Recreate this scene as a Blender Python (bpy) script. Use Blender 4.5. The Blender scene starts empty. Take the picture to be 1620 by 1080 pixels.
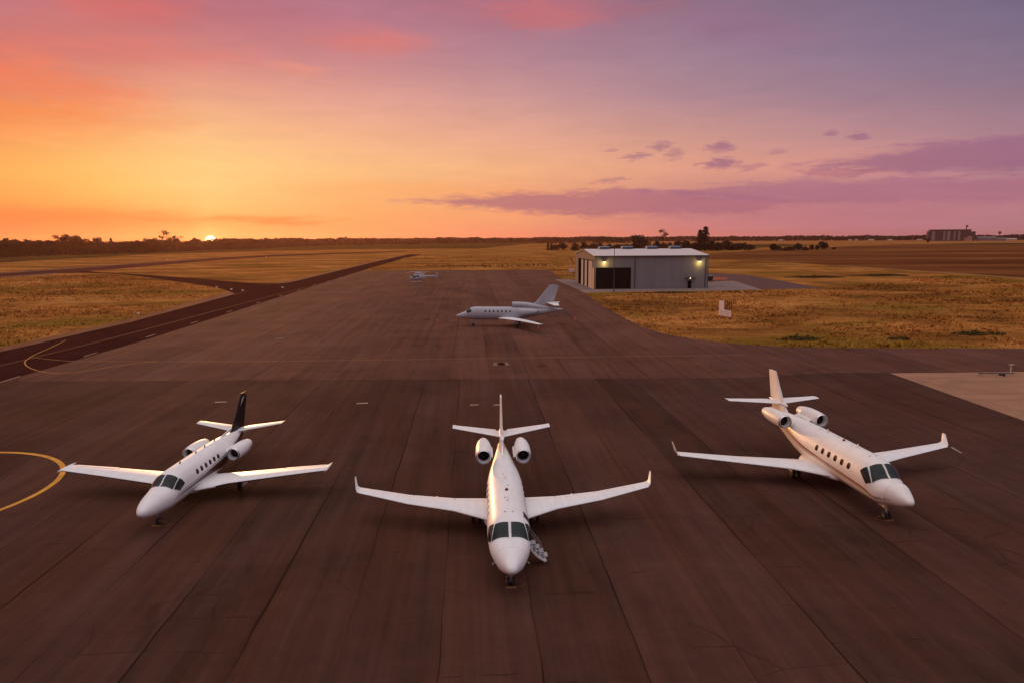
import bpy, math, random
import numpy as np
from mathutils import Vector, Matrix, noise as mnoise
random.seed(11)
scene = bpy.context.scene
col = scene.collection
R = math.radians
PI = math.pi

# ------------------------------------------------------------------ camera
F, HC, HOR = 1106.0, 15.3, 376.2
ROLL = R(0.27)
CR, SR = math.cos(ROLL), math.sin(ROLL)
TILT = math.atan((540 - HOR) / F)
CT, ST = math.cos(TILT), math.sin(TILT)
cam_d = bpy.data.cameras.new('camera')
cam_d.sensor_width = 36.0
cam_d.lens = 36.0 * F / 1620.0
cam_d.clip_start = 0.5
cam_d.clip_end = 60000
cam = bpy.data.objects.new('camera', cam_d)
col.objects.link(cam)
cam.location = (0, 0, HC)
cam.rotation_euler = (Matrix.Rotation(PI / 2 - TILT, 3, 'X') @ Matrix.Rotation(-ROLL, 3, 'Z')).to_euler()
scene.camera = cam


def ray(px, py):
    a, b = px - 810, py - 540
    u, v = (a * CR - b * SR) / F, -(a * SR + b * CR) / F
    return Vector((u, CT + v * ST, -ST + v * CT))


def at(px, py, z=0.0):
    """point of the ground plan that the survey of the photograph gives for a pixel"""
    d = ray(px, py)
    k = (z - HC) / d.z
    return Vector((d.x * k, d.y * k, z))


def azel(px, py):
    d = ray(px, py).normalized()
    return math.degrees(math.atan2(d.x, d.y)), math.degrees(math.asin(d.z))


def srgb(r, g, b):
    def f(c):
        c /= 255.0
        return c / 12.92 if c <= 0.04045 else ((c + 0.055) / 1.055) ** 2.4
    return (f(r), f(g), f(b))


# ------------------------------------------------------------------ node helper
class NT:
    def __init__(self, tree):
        self.t = tree
        self.l = tree.links

    def set(self, sock, v):
        if v is None:
            return
        if isinstance(v, bpy.types.NodeSocket):
            self.l.new(v, sock)
        else:
            if hasattr(sock, 'default_value') and isinstance(v, (tuple, list)) and len(v) == 3 and sock.type == 'RGBA':
                v = (*v, 1.0)
            sock.default_value = v

    def node(self, typ, **props):
        n = self.t.nodes.new(typ)
        for k, v in props.items():
            setattr(n, k, v)
        return n

    def m(self, op, a, b=None, c=None, clamp=False):
        n = self.node('ShaderNodeMath', operation=op, use_clamp=clamp)
        self.set(n.inputs[0], a)
        self.set(n.inputs[1], b)
        self.set(n.inputs[2], c)
        return n.outputs[0]

    def mr(self, v, a, b, c=0.0, d=1.0, smooth=True):
        n = self.node('ShaderNodeMapRange', interpolation_type='SMOOTHSTEP' if smooth else 'LINEAR')
        for i, x in enumerate((v, a, b, c, d)):
            self.set(n.inputs[i], x)
        return n.outputs[0]

    def mix(self, f, a, b, blend='MIX'):
        n = self.node('ShaderNodeMix', data_type='RGBA', blend_type=blend)
        self.set(n.inputs[0], f)
        self.set(n.inputs[6], a)
        self.set(n.inputs[7], b)
        return n.outputs[2]

    def noise(self, vec, scale, detail=3.0, rough=0.55, dist=0.0):
        n = self.node('ShaderNodeTexNoise')
        self.set(n.inputs['Vector'], vec)
        n.inputs['Scale'].default_value = scale
        n.inputs['Detail'].default_value = detail
        n.inputs['Roughness'].default_value = rough
        n.inputs['Distortion'].default_value = dist
        return n.outputs['Fac']

    def mapping(self, vec, loc=(0, 0, 0), rot=(0, 0, 0), scale=(1, 1, 1)):
        n = self.node('ShaderNodeMapping')
        self.set(n.inputs[0], vec)
        n.inputs[1].default_value = loc
        n.inputs[2].default_value = rot
        n.inputs[3].default_value = scale
        return n.outputs[0]

    def sep(self, vec):
        n = self.node('ShaderNodeSeparateXYZ')
        self.set(n.inputs[0], vec)
        return n.outputs

    def comb(self, x, y, z):
        n = self.node('ShaderNodeCombineXYZ')
        for i, v in enumerate((x, y, z)):
            self.set(n.inputs[i], v)
        return n.outputs[0]

    def ramp(self, fac, stops, interp='LINEAR'):
        n = self.node('ShaderNodeValToRGB')
        cr = n.color_ramp
        cr.interpolation = interp
        while len(cr.elements) < len(stops):
            cr.elements.new(0.5)
        for e, (p, c) in zip(cr.elements, stops):
            e.position = p
            e.color = (*c, 1)
        self.set(n.inputs[0], fac)
        return n.outputs[0]

    def pos(self):
        return self.node('ShaderNodeNewGeometry').outputs['Position']

    def objco(self):
        return self.node('ShaderNodeTexCoord').outputs['Object']

    def bump(self, h, strength, dist):
        n = self.node('ShaderNodeBump')
        n.inputs['Strength'].default_value = strength
        n.inputs['Distance'].default_value = dist
        self.set(n.inputs['Height'], h)
        return n.outputs[0]


MATS = {}


def new_mat(name):
    m = bpy.data.materials.new(name)
    m.use_nodes = True
    nt = NT(m.node_tree)
    b = m.node_tree.nodes['Principled BSDF']
    MATS[name] = m
    return m, nt, b


def simple(name, c, rough=0.6, metal=0.0, var=0.12, vscale=1.5, spec=0.5, coat=0.0, emit=None, es=0.0):
    m, nt, b = new_mat(name)
    f = nt.noise(nt.objco(), vscale, 4)
    lo = tuple(x * (1 - var) for x in c)
    hi = tuple(min(1, x * (1 + var)) for x in c)
    nt.set(b.inputs['Base Color'], nt.ramp(f, [(0.3, lo), (0.7, hi)]))
    b.inputs['Roughness'].default_value = rough
    b.inputs['Metallic'].default_value = metal
    b.inputs['Specular IOR Level'].default_value = spec
    b.inputs['Coat Weight'].default_value = coat
    if emit:
        b.inputs['Emission Color'].default_value = (*emit, 1)
        b.inputs['Emission Strength'].default_value = es
    return m


def aircraft_paint(name, c, lines=True, rough=0.42, pitch=1.27):
    m, nt, b = new_mat(name)
    p = nt.objco()
    s = nt.sep(p)
    st = nt.noise(nt.mapping(p, scale=(0.6, 3.0, 3.0)), 1.2, 5)
    base = nt.ramp(st, [(0.25, tuple(x * 0.88 for x in c)), (0.7, c)])
    if lines:
        fr = nt.m('FRACT', nt.m('DIVIDE', s[0], pitch))
        d = nt.m('MULTIPLY', nt.m('SUBTRACT', 0.5, nt.m('ABSOLUTE', nt.m('SUBTRACT', fr, 0.5))), pitch)
        ln = nt.mr(d, 0.008, 0.02, 0.36, 0.0)
        base = nt.mix(ln, base, tuple(x * 0.35 for x in c))
    nt.set(b.inputs['Base Color'], base)
    nt.set(b.inputs['Roughness'], nt.mr(st, 0.3, 0.7, rough + 0.1, rough, False))
    b.inputs['Coat Weight'].default_value = 0.08
    b.inputs['Coat Roughness'].default_value = 0.2
    b.inputs['Specular IOR Level'].default_value = 0.35
    return m


# ------------------------------------------------------------------ mesh builder
class MB:
    def __init__(self):
        self.v, self.f = [], []

    def add(self, vs, fs):
        o = len(self.v)
        self.v += [tuple(x) for x in vs]
        self.f += [tuple(i + o for i in f) for f in fs]
        return self

    def loft(self, rings, cap0=True, cap1=True, closed=True):
        n = len(rings[0])
        vs = [p for r in rings for p in r]
        fs = []
        for i in range(len(rings) - 1):
            for j in range(n if closed else n - 1):
                k = (j + 1) % n
                fs.append((i * n + j, i * n + k, (i + 1) * n + k, (i + 1) * n + j))
        if cap0:
            fs.append(tuple(range(n - 1, -1, -1)))
        if cap1:
            fs.append(tuple((len(rings) - 1) * n + j for j in range(n)))
        return self.add(vs, fs)

    def box(self, c, s, rz=0.0, M=None):
        hx, hy, hz = s[0] / 2, s[1] / 2, s[2] / 2
        vs = [Vector((x * hx, y * hy, z * hz)) for x in (-1, 1) for y in (-1, 1) for z in (-1, 1)]
        rot = M if M is not None else Matrix.Rotation(rz, 3, 'Z')
        vs = [rot @ v + Vector(c) for v in vs]
        return self.add(vs, [(0, 1, 3, 2), (4, 6, 7, 5), (0, 4, 5, 1), (2, 3, 7, 6), (0, 2, 6, 4), (1, 5, 7, 3)])

    def tube(self, p0, p1, r0, r1=None, n=10):
        p0, p1 = Vector(p0), Vector(p1)
        r1 = r0 if r1 is None else r1
        d = (p1 - p0).normalized()
        a = d.orthogonal().normalized()
        b = d.cross(a)
        rings = []
        for p, r in ((p0, r0), (p1, r1)):
            rings.append([p + a * (r * math.cos(2 * PI * i / n)) + b * (r * math.sin(2 * PI * i / n)) for i in range(n)])
        return self.loft(rings)

    def path(self, pts, r, n=6):
        for a, b in zip(pts, pts[1:]):
            self.tube(a, b, r, r, n)
        return self

    def revolve(self, prof, o, axis='x', n=28, closed=False, caps=True):
        """prof: (along, radius) pairs; revolved about an axis through o"""
        rings = []
        for a, r in prof:
            ring = []
            for i in range(n):
                c, s = math.cos(2 * PI * i / n) * r, math.sin(2 * PI * i / n) * r
                p = {'x': (a, c, s), 'y': (c, a, s), 'z': (c, s, a)}[axis]
                ring.append((o[0] + p[0], o[1] + p[1], o[2] + p[2]))
            rings.append(ring)
        if closed:
            rings.append(rings[0])
        return self.loft(rings, caps and not closed, caps and not closed)

    def build(self, name, mat, parent=None, smooth=35, rev=False):
        me = bpy.data.meshes.new(name)
        me.from_pydata(self.v, [], self.f)
        me.validate()
        import bmesh
        bm = bmesh.new()
        bm.from_mesh(me)
        bmesh.ops.remove_doubles(bm, verts=bm.verts, dist=1e-5)
        if len(bm.faces) < 60000 and not rev:
            bmesh.ops.recalc_face_normals(bm, faces=bm.faces)
        bm.to_mesh(me)
        bm.free()
        if smooth:
            me.shade_smooth()
            me.set_sharp_from_angle(angle=R(smooth))
        if isinstance(mat, (list, tuple)):
            for x in mat:
                me.materials.append(x)
        elif mat:
            me.materials.append(mat)
        o = bpy.data.objects.new(name, me)
        col.objects.link(o)
        if parent:
            o.parent = parent
        return o


def tag(o, label=None, cat=None, group=None, kind=None):
    if label:
        o['label'] = label
    if cat:
        o['category'] = cat
    if group:
        o['group'] = group
    if kind:
        o['kind'] = kind
    return o


def empty(name, loc, rz=0.0):
    o = bpy.data.objects.new(name, None)
    col.objects.link(o)
    o.location = loc
    o.rotation_euler = (0, 0, rz)
    o.empty_display_size = 0.5
    return o


def copy_tree(o, parent=None):
    c = o.copy()
    col.objects.link(c)
    c.parent = parent
    for ch in [x for x in bpy.data.objects if x.parent == o]:
        copy_tree(ch, c)
    return c


def pchip(xs, ys):
    xs = np.array(xs, float)
    ys = np.array(ys, float)
    h = np.diff(xs)
    d = np.diff(ys) / h
    m = np.zeros(len(xs))
    for i in range(1, len(xs) - 1):
        if d[i - 1] * d[i] > 0:
            w1, w2 = 2 * h[i] + h[i - 1], h[i] + 2 * h[i - 1]
            m[i] = (w1 + w2) / (w1 / d[i - 1] + w2 / d[i])
    m[0], m[-1] = d[0], d[-1]

    def f(x):
        i = int(np.clip(np.searchsorted(xs, x) - 1, 0, len(h) - 1))
        t = (min(max(x, xs[0]), xs[-1]) - xs[i]) / h[i]
        return float((2*t**3-3*t**2+1)*ys[i] + (t**3-2*t**2+t)*h[i]*m[i] + (-2*t**3+3*t**2)*ys[i+1] + (t**3-t**2)*h[i]*m[i+1])
    return f


# ------------------------------------------------------------------ aircraft pieces
class Fuselage:
    """stations: (x aft of the nose, z top, z bottom, half width); angle 0 = top, + = starboard"""
    def __init__(self, st, exp=2.0, mid=0.5):
        xs = [s[0] for s in st]
        self.x0, self.x1 = xs[0], xs[-1]
        # square-root-like nose: work in a stretched coordinate
        self.zt, self.zb, self.w = (pchip(xs, [s[i] for s in st]) for i in (1, 2, 3))
        self.e = exp
        self.mid = mid

    def pt(self, x, a):
        zt, zb, w = self.zt(x), self.zb(x), self.w(x)
        zc = zb + (zt - zb) * self.mid
        s, c = math.sin(a), math.cos(a)
        p = 2.0 / self.e
        y = w * math.copysign(abs(s) ** p, s)
        z = zc + (zt - zc if c > 0 else zc - zb) * math.copysign(abs(c) ** p, c)
        return Vector((x, y, z))

    def nrm(self, x, a):
        e = 0.01
        dx = self.pt(x + e, a) - self.pt(x - e, a)
        da = self.pt(x, a + e) - self.pt(x, a - e)
        n = da.cross(dx)
        n.normalize()
        p = self.pt(x, a)
        if n.dot(p - Vector((x, 0, (self.zt(x) + self.zb(x)) / 2))) < 0:
            n.negate()
        return n

    def mesh(self, nx=70, na=40):
        L = self.x1 - self.x0
        xs = []
        for i in range(nx + 1):
            t = i / nx
            t = t - 0.14 * math.sin(2 * PI * t)
            xs.append(self.x0 + L * t)
        xs[1:1] = [self.x0 + q for q in (0.004, 0.02, 0.05)]
        xs = sorted(set(xs))
        rings = [[self.pt(x, 2 * PI * j / na) for j in range(na)] for x in xs]
        return MB().loft(rings)

    def patch(self, cs, off=0.026, nu=8, nv=8, skirt=0.04, rnd=0.0):
        """four (x, degrees) corners, laid on the skin"""
        (a, b, c, d) = [(q[0], R(q[1])) for q in cs]
        mb = MB()
        P, Q = [], []
        for i in range(nu + 1):
            for j in range(nv + 1):
                u, v = i / nu, j / nv
                if rnd:
                    uu, vv = 2 * u - 1, 2 * v - 1
                    su, sv = uu * math.sqrt(1 - rnd * vv * vv / 2), vv * math.sqrt(1 - rnd * uu * uu / 2)
                    u, v = (su + 1) / 2, (sv + 1) / 2
                x = (a[0]*(1-u)+b[0]*u)*(1-v) + (d[0]*(1-u)+c[0]*u)*v
                t = (a[1]*(1-u)+b[1]*u)*(1-v) + (d[1]*(1-u)+c[1]*u)*v
                n = self.nrm(x, t)
                P.append(self.pt(x, t) + n * off)
                Q.append(self.pt(x, t) - n * skirt)
        W = nv + 1
        fs = [(i*W+j, i*W+j+1, (i+1)*W+j+1, (i+1)*W+j) for i in range(nu) for j in range(nv)]
        edge = [i*W for i in range(nu + 1)] + [nu*W+j for j in range(1, W)] + [i*W+nv for i in range(nu-1, -1, -1)] + [j for j in range(nv-1, 0, -1)]
        vs = P + [Q[k] for k in edge]
        N = len(P)
        ne = len(edge)
        fs += [(edge[k], edge[(k+1) % ne], N+(k+1) % ne, N+k) for k in range(ne)]
        return mb.add(vs, fs)

    def band(self, pts, off=0.006, na=5):
        """pts: (x, degrees0, degrees1) along the body"""
        xs = [p[0] for p in pts]
        f0, f1 = pchip(xs, [p[1] for p in pts]), pchip(xs, [p[2] for p in pts])
        n = int((xs[-1] - xs[0]) / 0.12)
        grid = []
        for i in range(n + 1):
            x = xs[0] + (xs[-1] - xs[0]) * i / n
            row = []
            for j in range(na + 1):
                t = R(f0(x) + (f1(x) - f0(x)) * j / na)
                row.append(self.pt(x, t) + self.nrm(x, t) * off)
            grid.append(row)
        return MB().loft(grid, False, False, closed=False)


def foil(c0, c1, tc, n=12, camber=0.015):
    def yt(x):
        return 5 * tc * (0.2969 * math.sqrt(x) - 0.126 * x - 0.3516 * x * x + 0.2843 * x**3 - 0.1036 * x**4)
    xs = [c0 + (c1 - c0) * (1 - math.cos(PI * i / n)) / 2 for i in range(n + 1)]
    up = [(x, camber * 4 * x * (1 - x) + yt(x)) for x in xs]
    lo = [(x, camber * 4 * x * (1 - x) - yt(x)) for x in xs]
    return up[::-1] + (lo[1:] if c0 == 0 else lo)


def surf(stations, c0=0.0, c1=1.0, n=12):
    """stations: (leading-edge point, chord, thickness direction, thickness ratio); chord runs aft along +x"""
    rings = []
    for le, ch, nd, tc in stations:
        le, nd = Vector(le), Vector(nd).normalized()
        rings.append([le + Vector((x * ch, 0, 0)) + nd * (z * ch) for x, z in foil(c0, c1, tc, n)])
    return MB().loft(rings)


def interp_stations(st, y0, y1):
    """sub-range of a wing by span fraction of its station list (index space)"""
    def s(q):
        i = min(int(q), len(st) - 2)
        t = q - i
        a, b = st[i], st[i + 1]
        return (Vector(a[0]).lerp(Vector(b[0]), t), a[1] + (b[1] - a[1]) * t, Vector(a[2]).lerp(Vector(b[2]), t), a[3] + (b[3] - a[3]) * t)
    qs = [y0] + [k for k in range(len(st)) if y0 < k < y1] + [y1]
    return [s(q) for q in qs]


def wheel(parent, c, r, w, name='wheel'):
    mb = MB().revolve([(-w/2, r*0.55), (-w/2, r*0.85), (-w*0.3, r), (w*0.3, r), (w/2, r*0.85), (w/2, r*0.55)], c, 'y', 22)
    o = mb.build(name, M_tyre, parent)
    return o


def gear(parent, name, top, foot, r, w, twin, sub_door=None):
    """a leg with one or two wheels; foot = axle centre on the ground plan"""
    top, foot = Vector(top), Vector(foot)
    ax = Vector((foot.x, foot.y, r))
    mb = MB().tube(top, ax + Vector((0, 0, r*0.5)), 0.075, 0.055, 12)
    mb.tube(ax + Vector((0, 0, r*0.6)), ax, 0.05, 0.05, 10)
    mb.tube(ax + Vector((0.28, 0, r*2.6)), ax + Vector((0, 0, r*0.9)), 0.03, 0.025, 8)
    sp = w * 0.95 if twin else 0.0
    mb.tube(ax - Vector((0, sp + w*0.55, 0)), ax + Vector((0, sp + w*0.55, 0)), r*0.22, r*0.22, 12)
    g = mb.build(name, M_gear, parent)
    for s in ((-1, 1) if twin else (0,)):
        wheel(g, ax + Vector((0, s * sp, 0)), r, w)
    if sub_door:
        MB().box(sub_door[0], sub_door[1]).build('gear_door', sub_door[2], g)
    return g


def engine(parent, o, L, r, paint, fan_dark, side, body_y, pylon_z, lip_mat=None):
    """nacelle with its intake at o; sub-parts fan, spinner, exhaust"""
    k = r / 0.57
    prof = [(0.62, 0.40*k), (0.3, 0.405*k), (0.08, 0.425*k), (0.0, 0.46*k), (0.03, 0.495*k), (0.16, 0.53*k), (0.5, 0.56*k), (0.36*L, 0.575*k),
            (0.58*L, 0.56*k), (0.8*L, 0.48*k), (0.97*L, 0.36*k), (L, 0.33*k), (0.97*L, 0.31*k), (0.82*L, 0.29*k)]
    nac = MB().revolve(prof, o, 'x', 36, caps=False).build('engine', paint, parent)
    lip = MB().revolve([(0.07, 0.428*k), (-0.008, 0.448*k), (-0.014, 0.462*k), (-0.006, 0.478*k), (0.024, 0.499*k), (0.13, 0.53*k), (0.14, 0.50*k)], o, 'x', 36, caps=False)
    lip.build('intake_lip', lip_mat or M_lip, nac)
    mb = MB().revolve([(0.56, 0.41*k), (0.57, 0.02)], o, 'x', 36, caps=False)
    for i in range(22):
        a = 2 * PI * i / 22
        c, s = math.cos(a), math.sin(a)
        p0, p1 = 0.1*k, 0.395*k
        t = Vector((0, -s, c)) * 0.035
        q = Vector(o)
        mb.add([q + Vector((0.5, c*p0, s*p0)) - t, q + Vector((0.54, c*p0, s*p0)) + t, q + Vector((0.55, c*p1, s*p1)) + t*1.3, q + Vector((0.45, c*p1, s*p1)) - t*1.3], [(0, 1, 2, 3)])
    mb.build('fan', fan_dark, nac)
    MB().revolve([(0.30, 0.005), (0.34, 0.05*k), (0.45, 0.10*k), (0.54, 0.13*k)], o, 'x', 18).build('spinner', M_spin, nac)
    MB().revolve([(0.84*L, 0.285*k), (0.99*L, 0.27*k), (1.0*L, 0.15*k), (1.06*L, 0.02)], o, 'x', 24).build('exhaust', M_exh, nac)
    # pylon from the body to the nacelle
    y0, y1 = body_y * side, o[1] - side * 0.42 * k
    surf([((o[0] + 0.55, y0, pylon_z), L*0.66, (0, 0, 1), 0.10), ((o[0] + 0.5, y1, o[2]), L*0.62, (0, 0, 1), 0.10)]).build('pylon', paint, nac)
    return nac


# ------------------------------------------------------------------ materials
M_white = aircraft_paint('aircraft_white', (0.80, 0.79, 0.78))
M_wing = aircraft_paint('wing_white', (0.78, 0.77, 0.76), lines=False, rough=0.45)
M_cream = aircraft_paint('aircraft_cream', (0.80, 0.76, 0.71))
M_grey_ac = aircraft_paint('aircraft_grey', (0.40, 0.40, 0.43), rough=0.38)
M_black_ac = simple('aircraft_black', (0.006, 0.005, 0.006), 0.45, spec=0.2)
M_boot_shade = simple('deice_boot_shade', (0.015, 0.013, 0.013), 0.7)
M_stripe = simple('stripe_bronze', (0.36, 0.095, 0.03), 0.35)
M_stripe_dk = simple('stripe_maroon', (0.045, 0.014, 0.014), 0.35)
M_glass = simple('cockpit_glass', (0.006, 0.014, 0.015), 0.07, spec=0.28, var=0.5, vscale=2.5)
M_cabin = simple('cabin_window_glass', (0.025, 0.02, 0.02), 0.1)
M_winframe = simple('window_frame_metal', (0.45, 0.45, 0.45), 0.35, 0.6)
M_tyre = simple('tyre_rubber', (0.012, 0.011, 0.011), 0.85)
M_gear = simple('gear_metal', (0.42, 0.41, 0.40), 0.4, 0.5)
M_lip = simple('intake_metal', (0.62, 0.62, 0.63), 0.25, 0.9)
M_fan = simple('fan_dark', (0.008, 0.007, 0.008), 0.6)
M_spin = simple('spinner_grey', (0.03, 0.03, 0.035), 0.4)
M_exh = simple('exhaust_metal', (0.09, 0.075, 0.065), 0.45, 0.7)
M_red_lens = simple('red_lens', (0.16, 0.01, 0.008), 0.3)
M_stair = simple('stair_grey', (0.33, 0.33, 0.34), 0.5, 0.2)
M_chock = simple('chock_yellow', (0.15, 0.07, 0.012), 0.7)
M_rope = simple('rope_ochre', (0.20, 0.10, 0.03), 0.9)
M_cone = simple('cone_red', (0.42, 0.03, 0.015), 0.6)
M_rubber = simple('black_rubber', (0.02, 0.018, 0.018), 0.8)


# ------------------------------------------------------------------ the swept-wing business jets
def swept_jet(name, label, loc, h, P):
    root = empty(name, loc, PI / 2 - h)
    tag(root, label, 'jet')
    sx, sy, sz = P['sx'], P['sy'], P['sz']
    nz = P['nz']
    st = [(0, nz, nz, 0.02), (0.06, nz + 0.13, nz - 0.12, 0.15), (0.22, nz + 0.24, nz - 0.23, 0.26), (0.6, nz + 0.40, nz - 0.42, 0.445), (1.2, nz + 0.56, nz - 0.62, 0.67),
          (1.72, 2.10, 0.82, 0.85), (2.0, 2.20, 0.78, 0.91), (2.3, 2.45, 0.75, 0.95), (2.62, 2.64, 0.73, 0.985), (3.0, 2.73, 0.72, 1.0), (3.6, 2.77, 0.72, 1.01),
          (8.6, 2.77, 0.73, 1.0), (10.2, 2.76, 0.90, 0.90), (11.6, 2.74, 1.2, 0.72), (13.2, 2.70, 1.6, 0.48), (14.6, 2.62, 1.98, 0.29), (15.5, 2.52, 2.2, 0.17), (15.75, 2.42, 2.34, 0.04)]
    st = [(a * sx, b * (1 + (sz - 1) * min(1, max(0, (a - 0.2) / 2.2))), c * (1 + 0.5 * (sz - 1) * min(1, max(0, (a - 0.2) / 2.2))), d * P['sw']) for a, b, c, d in st]
    fz = Fuselage(st, 2.15, 0.5)
    body = fz.mesh().build('fuselage', P['paint'], root, 50)
    X = lambda a: a * sx
    # cockpit glazing: two front panes and one each side
    for s in (-1, 1):
        fz.patch([(X(1.84), 3.0*s), (X(2.02), 61*s), (X(2.64), 39*s), (X(2.52), 3.0*s)]).build('windscreen', M_glass, body)
        fz.patch([(X(2.07), 65*s), (X(2.36), 86*s), (X(3.0), 66*s), (X(2.73), 43.5*s)], rnd=0.15).build('cockpit_side_window', M_glass, body)
        fz.patch([(X(1.79), 0.6*s), (X(1.98), 63*s), (X(2.69), 41*s), (X(2.57), 0.6*s)], off=0.014, skirt=0.02).build('windscreen_frame', M_winframe if False else P['paint'], body)
        for i in range(P['nwin']):
            xc = X(P['win0'] + i * P['wind'])
            fz.patch([(xc - 0.16, P['wa0']*s), (xc + 0.16, P['wa0']*s), (xc + 0.16, P['wa1']*s), (xc - 0.16, P['wa1']*s)], off=0.006, nu=6, nv=6, rnd=0.75).build('cabin_window', M_cabin, body)
    if P.get('stripe'):
        for s in (-1, 1):
            fz.band([(X(0.9), 104*s, 106*s), (X(2.5), 103*s, 108*s), (X(5.5), 97*s, 102*s), (X(9), 88*s, 93.5*s), (X(12.2), 78*s, 85*s), (X(14), 74*s, 84*s)]).build('stripe', M_stripe, body)
            fz.band([(X(1.2), 109*s, 110.5*s), (X(2.5), 110.5*s, 112*s), (X(5.5), 104.5*s, 106*s), (X(9), 96*s, 98*s), (X(12.2), 88*s, 90*s)]).build('stripe', M_stripe_dk, body)
    # belly fairing
    rings = []
    for x, w, hh in ((5.2, 0.25, 0.06), (5.7, 0.8, 0.25), (6.6, 1.15, 0.38), (8.2, 1.2, 0.40), (9.3, 1.0, 0.33), (10.2, 0.3, 0.08)):
        rings.append([(X(x), w*P['sw']*math.cos(2*PI*i/20), 0.86*sz + hh*math.sin(2*PI*i/20)) for i in range(20)])
    MB().loft(rings).build('belly_fairing', P['paint'], body, 50)
    # antennas and beacon on the roof
    for xa, ya in ((4.6, 0.0), (7.7, 0.0)):
        z = fz.pt(X(xa), 0).z
        surf([((X(xa), ya, z - 0.03), 0.34, (0, 1, 0), 0.12), ((X(xa) + 0.16, ya, z + 0.22), 0.14, (0, 1, 0), 0.12)], n=6).build('antenna', P['paint'], body)
    zt = fz.pt(X(6.2), 0).z
    MB().revolve([(-0.02, 0.09), (0.05, 0.085), (0.1, 0.05), (0.115, 0.01)], (X(6.2), 0, zt), 'z', 14).build('beacon', M_red_lens, body)
    for xa, s in ((3.4, 9), (3.4, -9), (5.2, 6), (6.9, -5), (8.6, 4)):
        p = fz.pt(X(xa), R(s))
        MB().revolve([(-0.01, 0.05), (0.02, 0.045), (0.025, 0.005)], p, 'z', 10).build('roof_vent', M_winframe, body)
    # wings
    for s in (-1, 1):
        yt = P['tip_y']
        wx, wz = P['wx'], P['wz']
        wst = [((X(5.55) + wx, 0.55*s, 0.92 + wz), 3.7 - wx, (0, 0, 1), 0.13), ((X(5.95) + wx, 1.0*s, 0.96 + wz), 3.2 - wx, (0, 0, 1), 0.125),
               ((X(6.95) + wx*0.7 + 0.08, 2.75*s, 1.10 + wz*0.8), P['ck'] - wx*0.5, (0, 0, 1), 0.115), ((X(8.02), 5.2*s, P['tz'] - 0.28), P['cm'], (0, 0, 1), 0.105),
               ((X(9.05), yt*s, P['tz']), P['ct'], (0, 0, 1), 0.10)]
        w = surf(wst, 0, 0.735).build('wing', M_wing, root, 40)
        surf(interp_stations(wst, 0.0, 0.95), 0.735, 1.0, 6).build('wing_root_fillet', M_wing, w, 40)
        surf(interp_stations(wst, 0.97, 1.985), 0.757, 1.0, 6).build('flap', M_wing, w, 40)
        surf(interp_stations(wst, 2.0, 2.9), 0.757, 1.0, 6).build('flap', M_wing, w, 40)
        surf(interp_stations(wst, 2.91, 3.78), 0.757, 1.0, 6).build('aileron', M_wing, w, 40)
        surf(interp_stations(wst, 3.79, 4.0), 0.735, 1.0, 6).build('wing_tip', M_wing, w, 40)
        # winglet: blends upwards from the tip
        wl = P['wl_h']
        tipx = X(9.05)
        wls = [((tipx, yt*s, P['tz']), P['ct'], (0, 0, 1), 0.10), ((tipx + 0.08, (yt + 0.10)*s, P['tz'] + 0.03), P['ct']*0.92, (-0.0, -0.35*s, 0.9), 0.10),
               ((tipx + 0.20, (yt + 0.19)*s, P['tz'] + 0.14), P['ct']*0.72, (0, -0.85*s, 0.4), 0.085),
               ((tipx + 0.68, (yt + 0.31)*s, P['tz'] + wl), 0.32, (0, -0.98*s, 0.18), 0.08)]
        surf(wls).build('winglet', M_wing, w, 50)
        MB().revolve([(0.0, 0.015), (0.06, 0.05), (0.16, 0.055), (0.22, 0.02)], (tipx + 0.02, (yt + 0.11)*s, P['tz'] + 0.015), 'x', 10).build('tip_light', M_red_lens if s < 0 else M_winframe, w)
        # flap track fairings
        for q, dx in ((1.4, 0.0), (2.4, 0.0)):
            (le, ch, nd, tc) = interp_stations(wst, q, q + 0.01)[0]
            o = le + Vector((ch * 0.62, 0, -0.10))
            MB().revolve([(0, 0.01), (0.15, 0.06), (0.5, 0.075), (0.85, 0.05), (1.0, 0.01)], o, 'x', 10).build('flap_fairing', M_wing, w)
    # tail
    fst = [((X(12.3), 0, 2.5), 2.9, (0, 1, 0), 0.09), ((X(13.15), 0, 3.3), 2.3, (0, 1, 0), 0.09), ((X(13.45), 0, P['hz']), 2.12, (0, 1, 0), 0.09), ((X(14.85), 0, P['ft']), 1.18, (0, 1, 0), 0.085)]
    fin = surf(fst, 0, 0.72).build('tail_fin', P['fin_paint'], root, 40)
    surf(interp_stations(fst, 2.08, 2.98), 0.732, 1.0, 6).build('rudder', P['fin_paint'], fin, 40)
    surf(interp_stations(fst, 0.0, 2.05), 0.72, 1.0, 6).build('rudder', P['fin_paint'], fin, 40)
    surf([((X(10.9), 0, 2.66), 2.2, (0, 1, 0), 0.05), ((X(12.6), 0, 2.95), 0.9, (0, 1, 0), 0.07)]).build('dorsal_fairing', P['paint'], fin, 40)
    MB().revolve([(-0.55, 0.02), (-0.3, 0.10), (0.4, 0.17), (1.4, 0.17), (2.1, 0.1), (2.35, 0.02)], (X(13.5), 0, P['hz']), 'x', 16).build('tail_bullet', P['paint'], fin)
    for s in (-1, 1):
        hst = [((X(13.75), 0.05*s, P['hz']), 1.62, (0, 0, 1), 0.09), ((X(14.95), P['hy']*s, P['hz'] + P['hd']), 0.78, (0, 0, 1), 0.09)]
        hs = surf(hst, 0, 0.7).build('tailplane', M_wing, root, 40)
        surf(interp_stations(hst, 0.1, 0.92), 0.712, 1.0, 6).build('elevator', M_wing, hs, 40)
        surf(interp_stations(hst, 0.925, 1.0), -0.0, 1.06, 8).build('tailplane_tip', M_wing, hs, 40)
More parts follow.
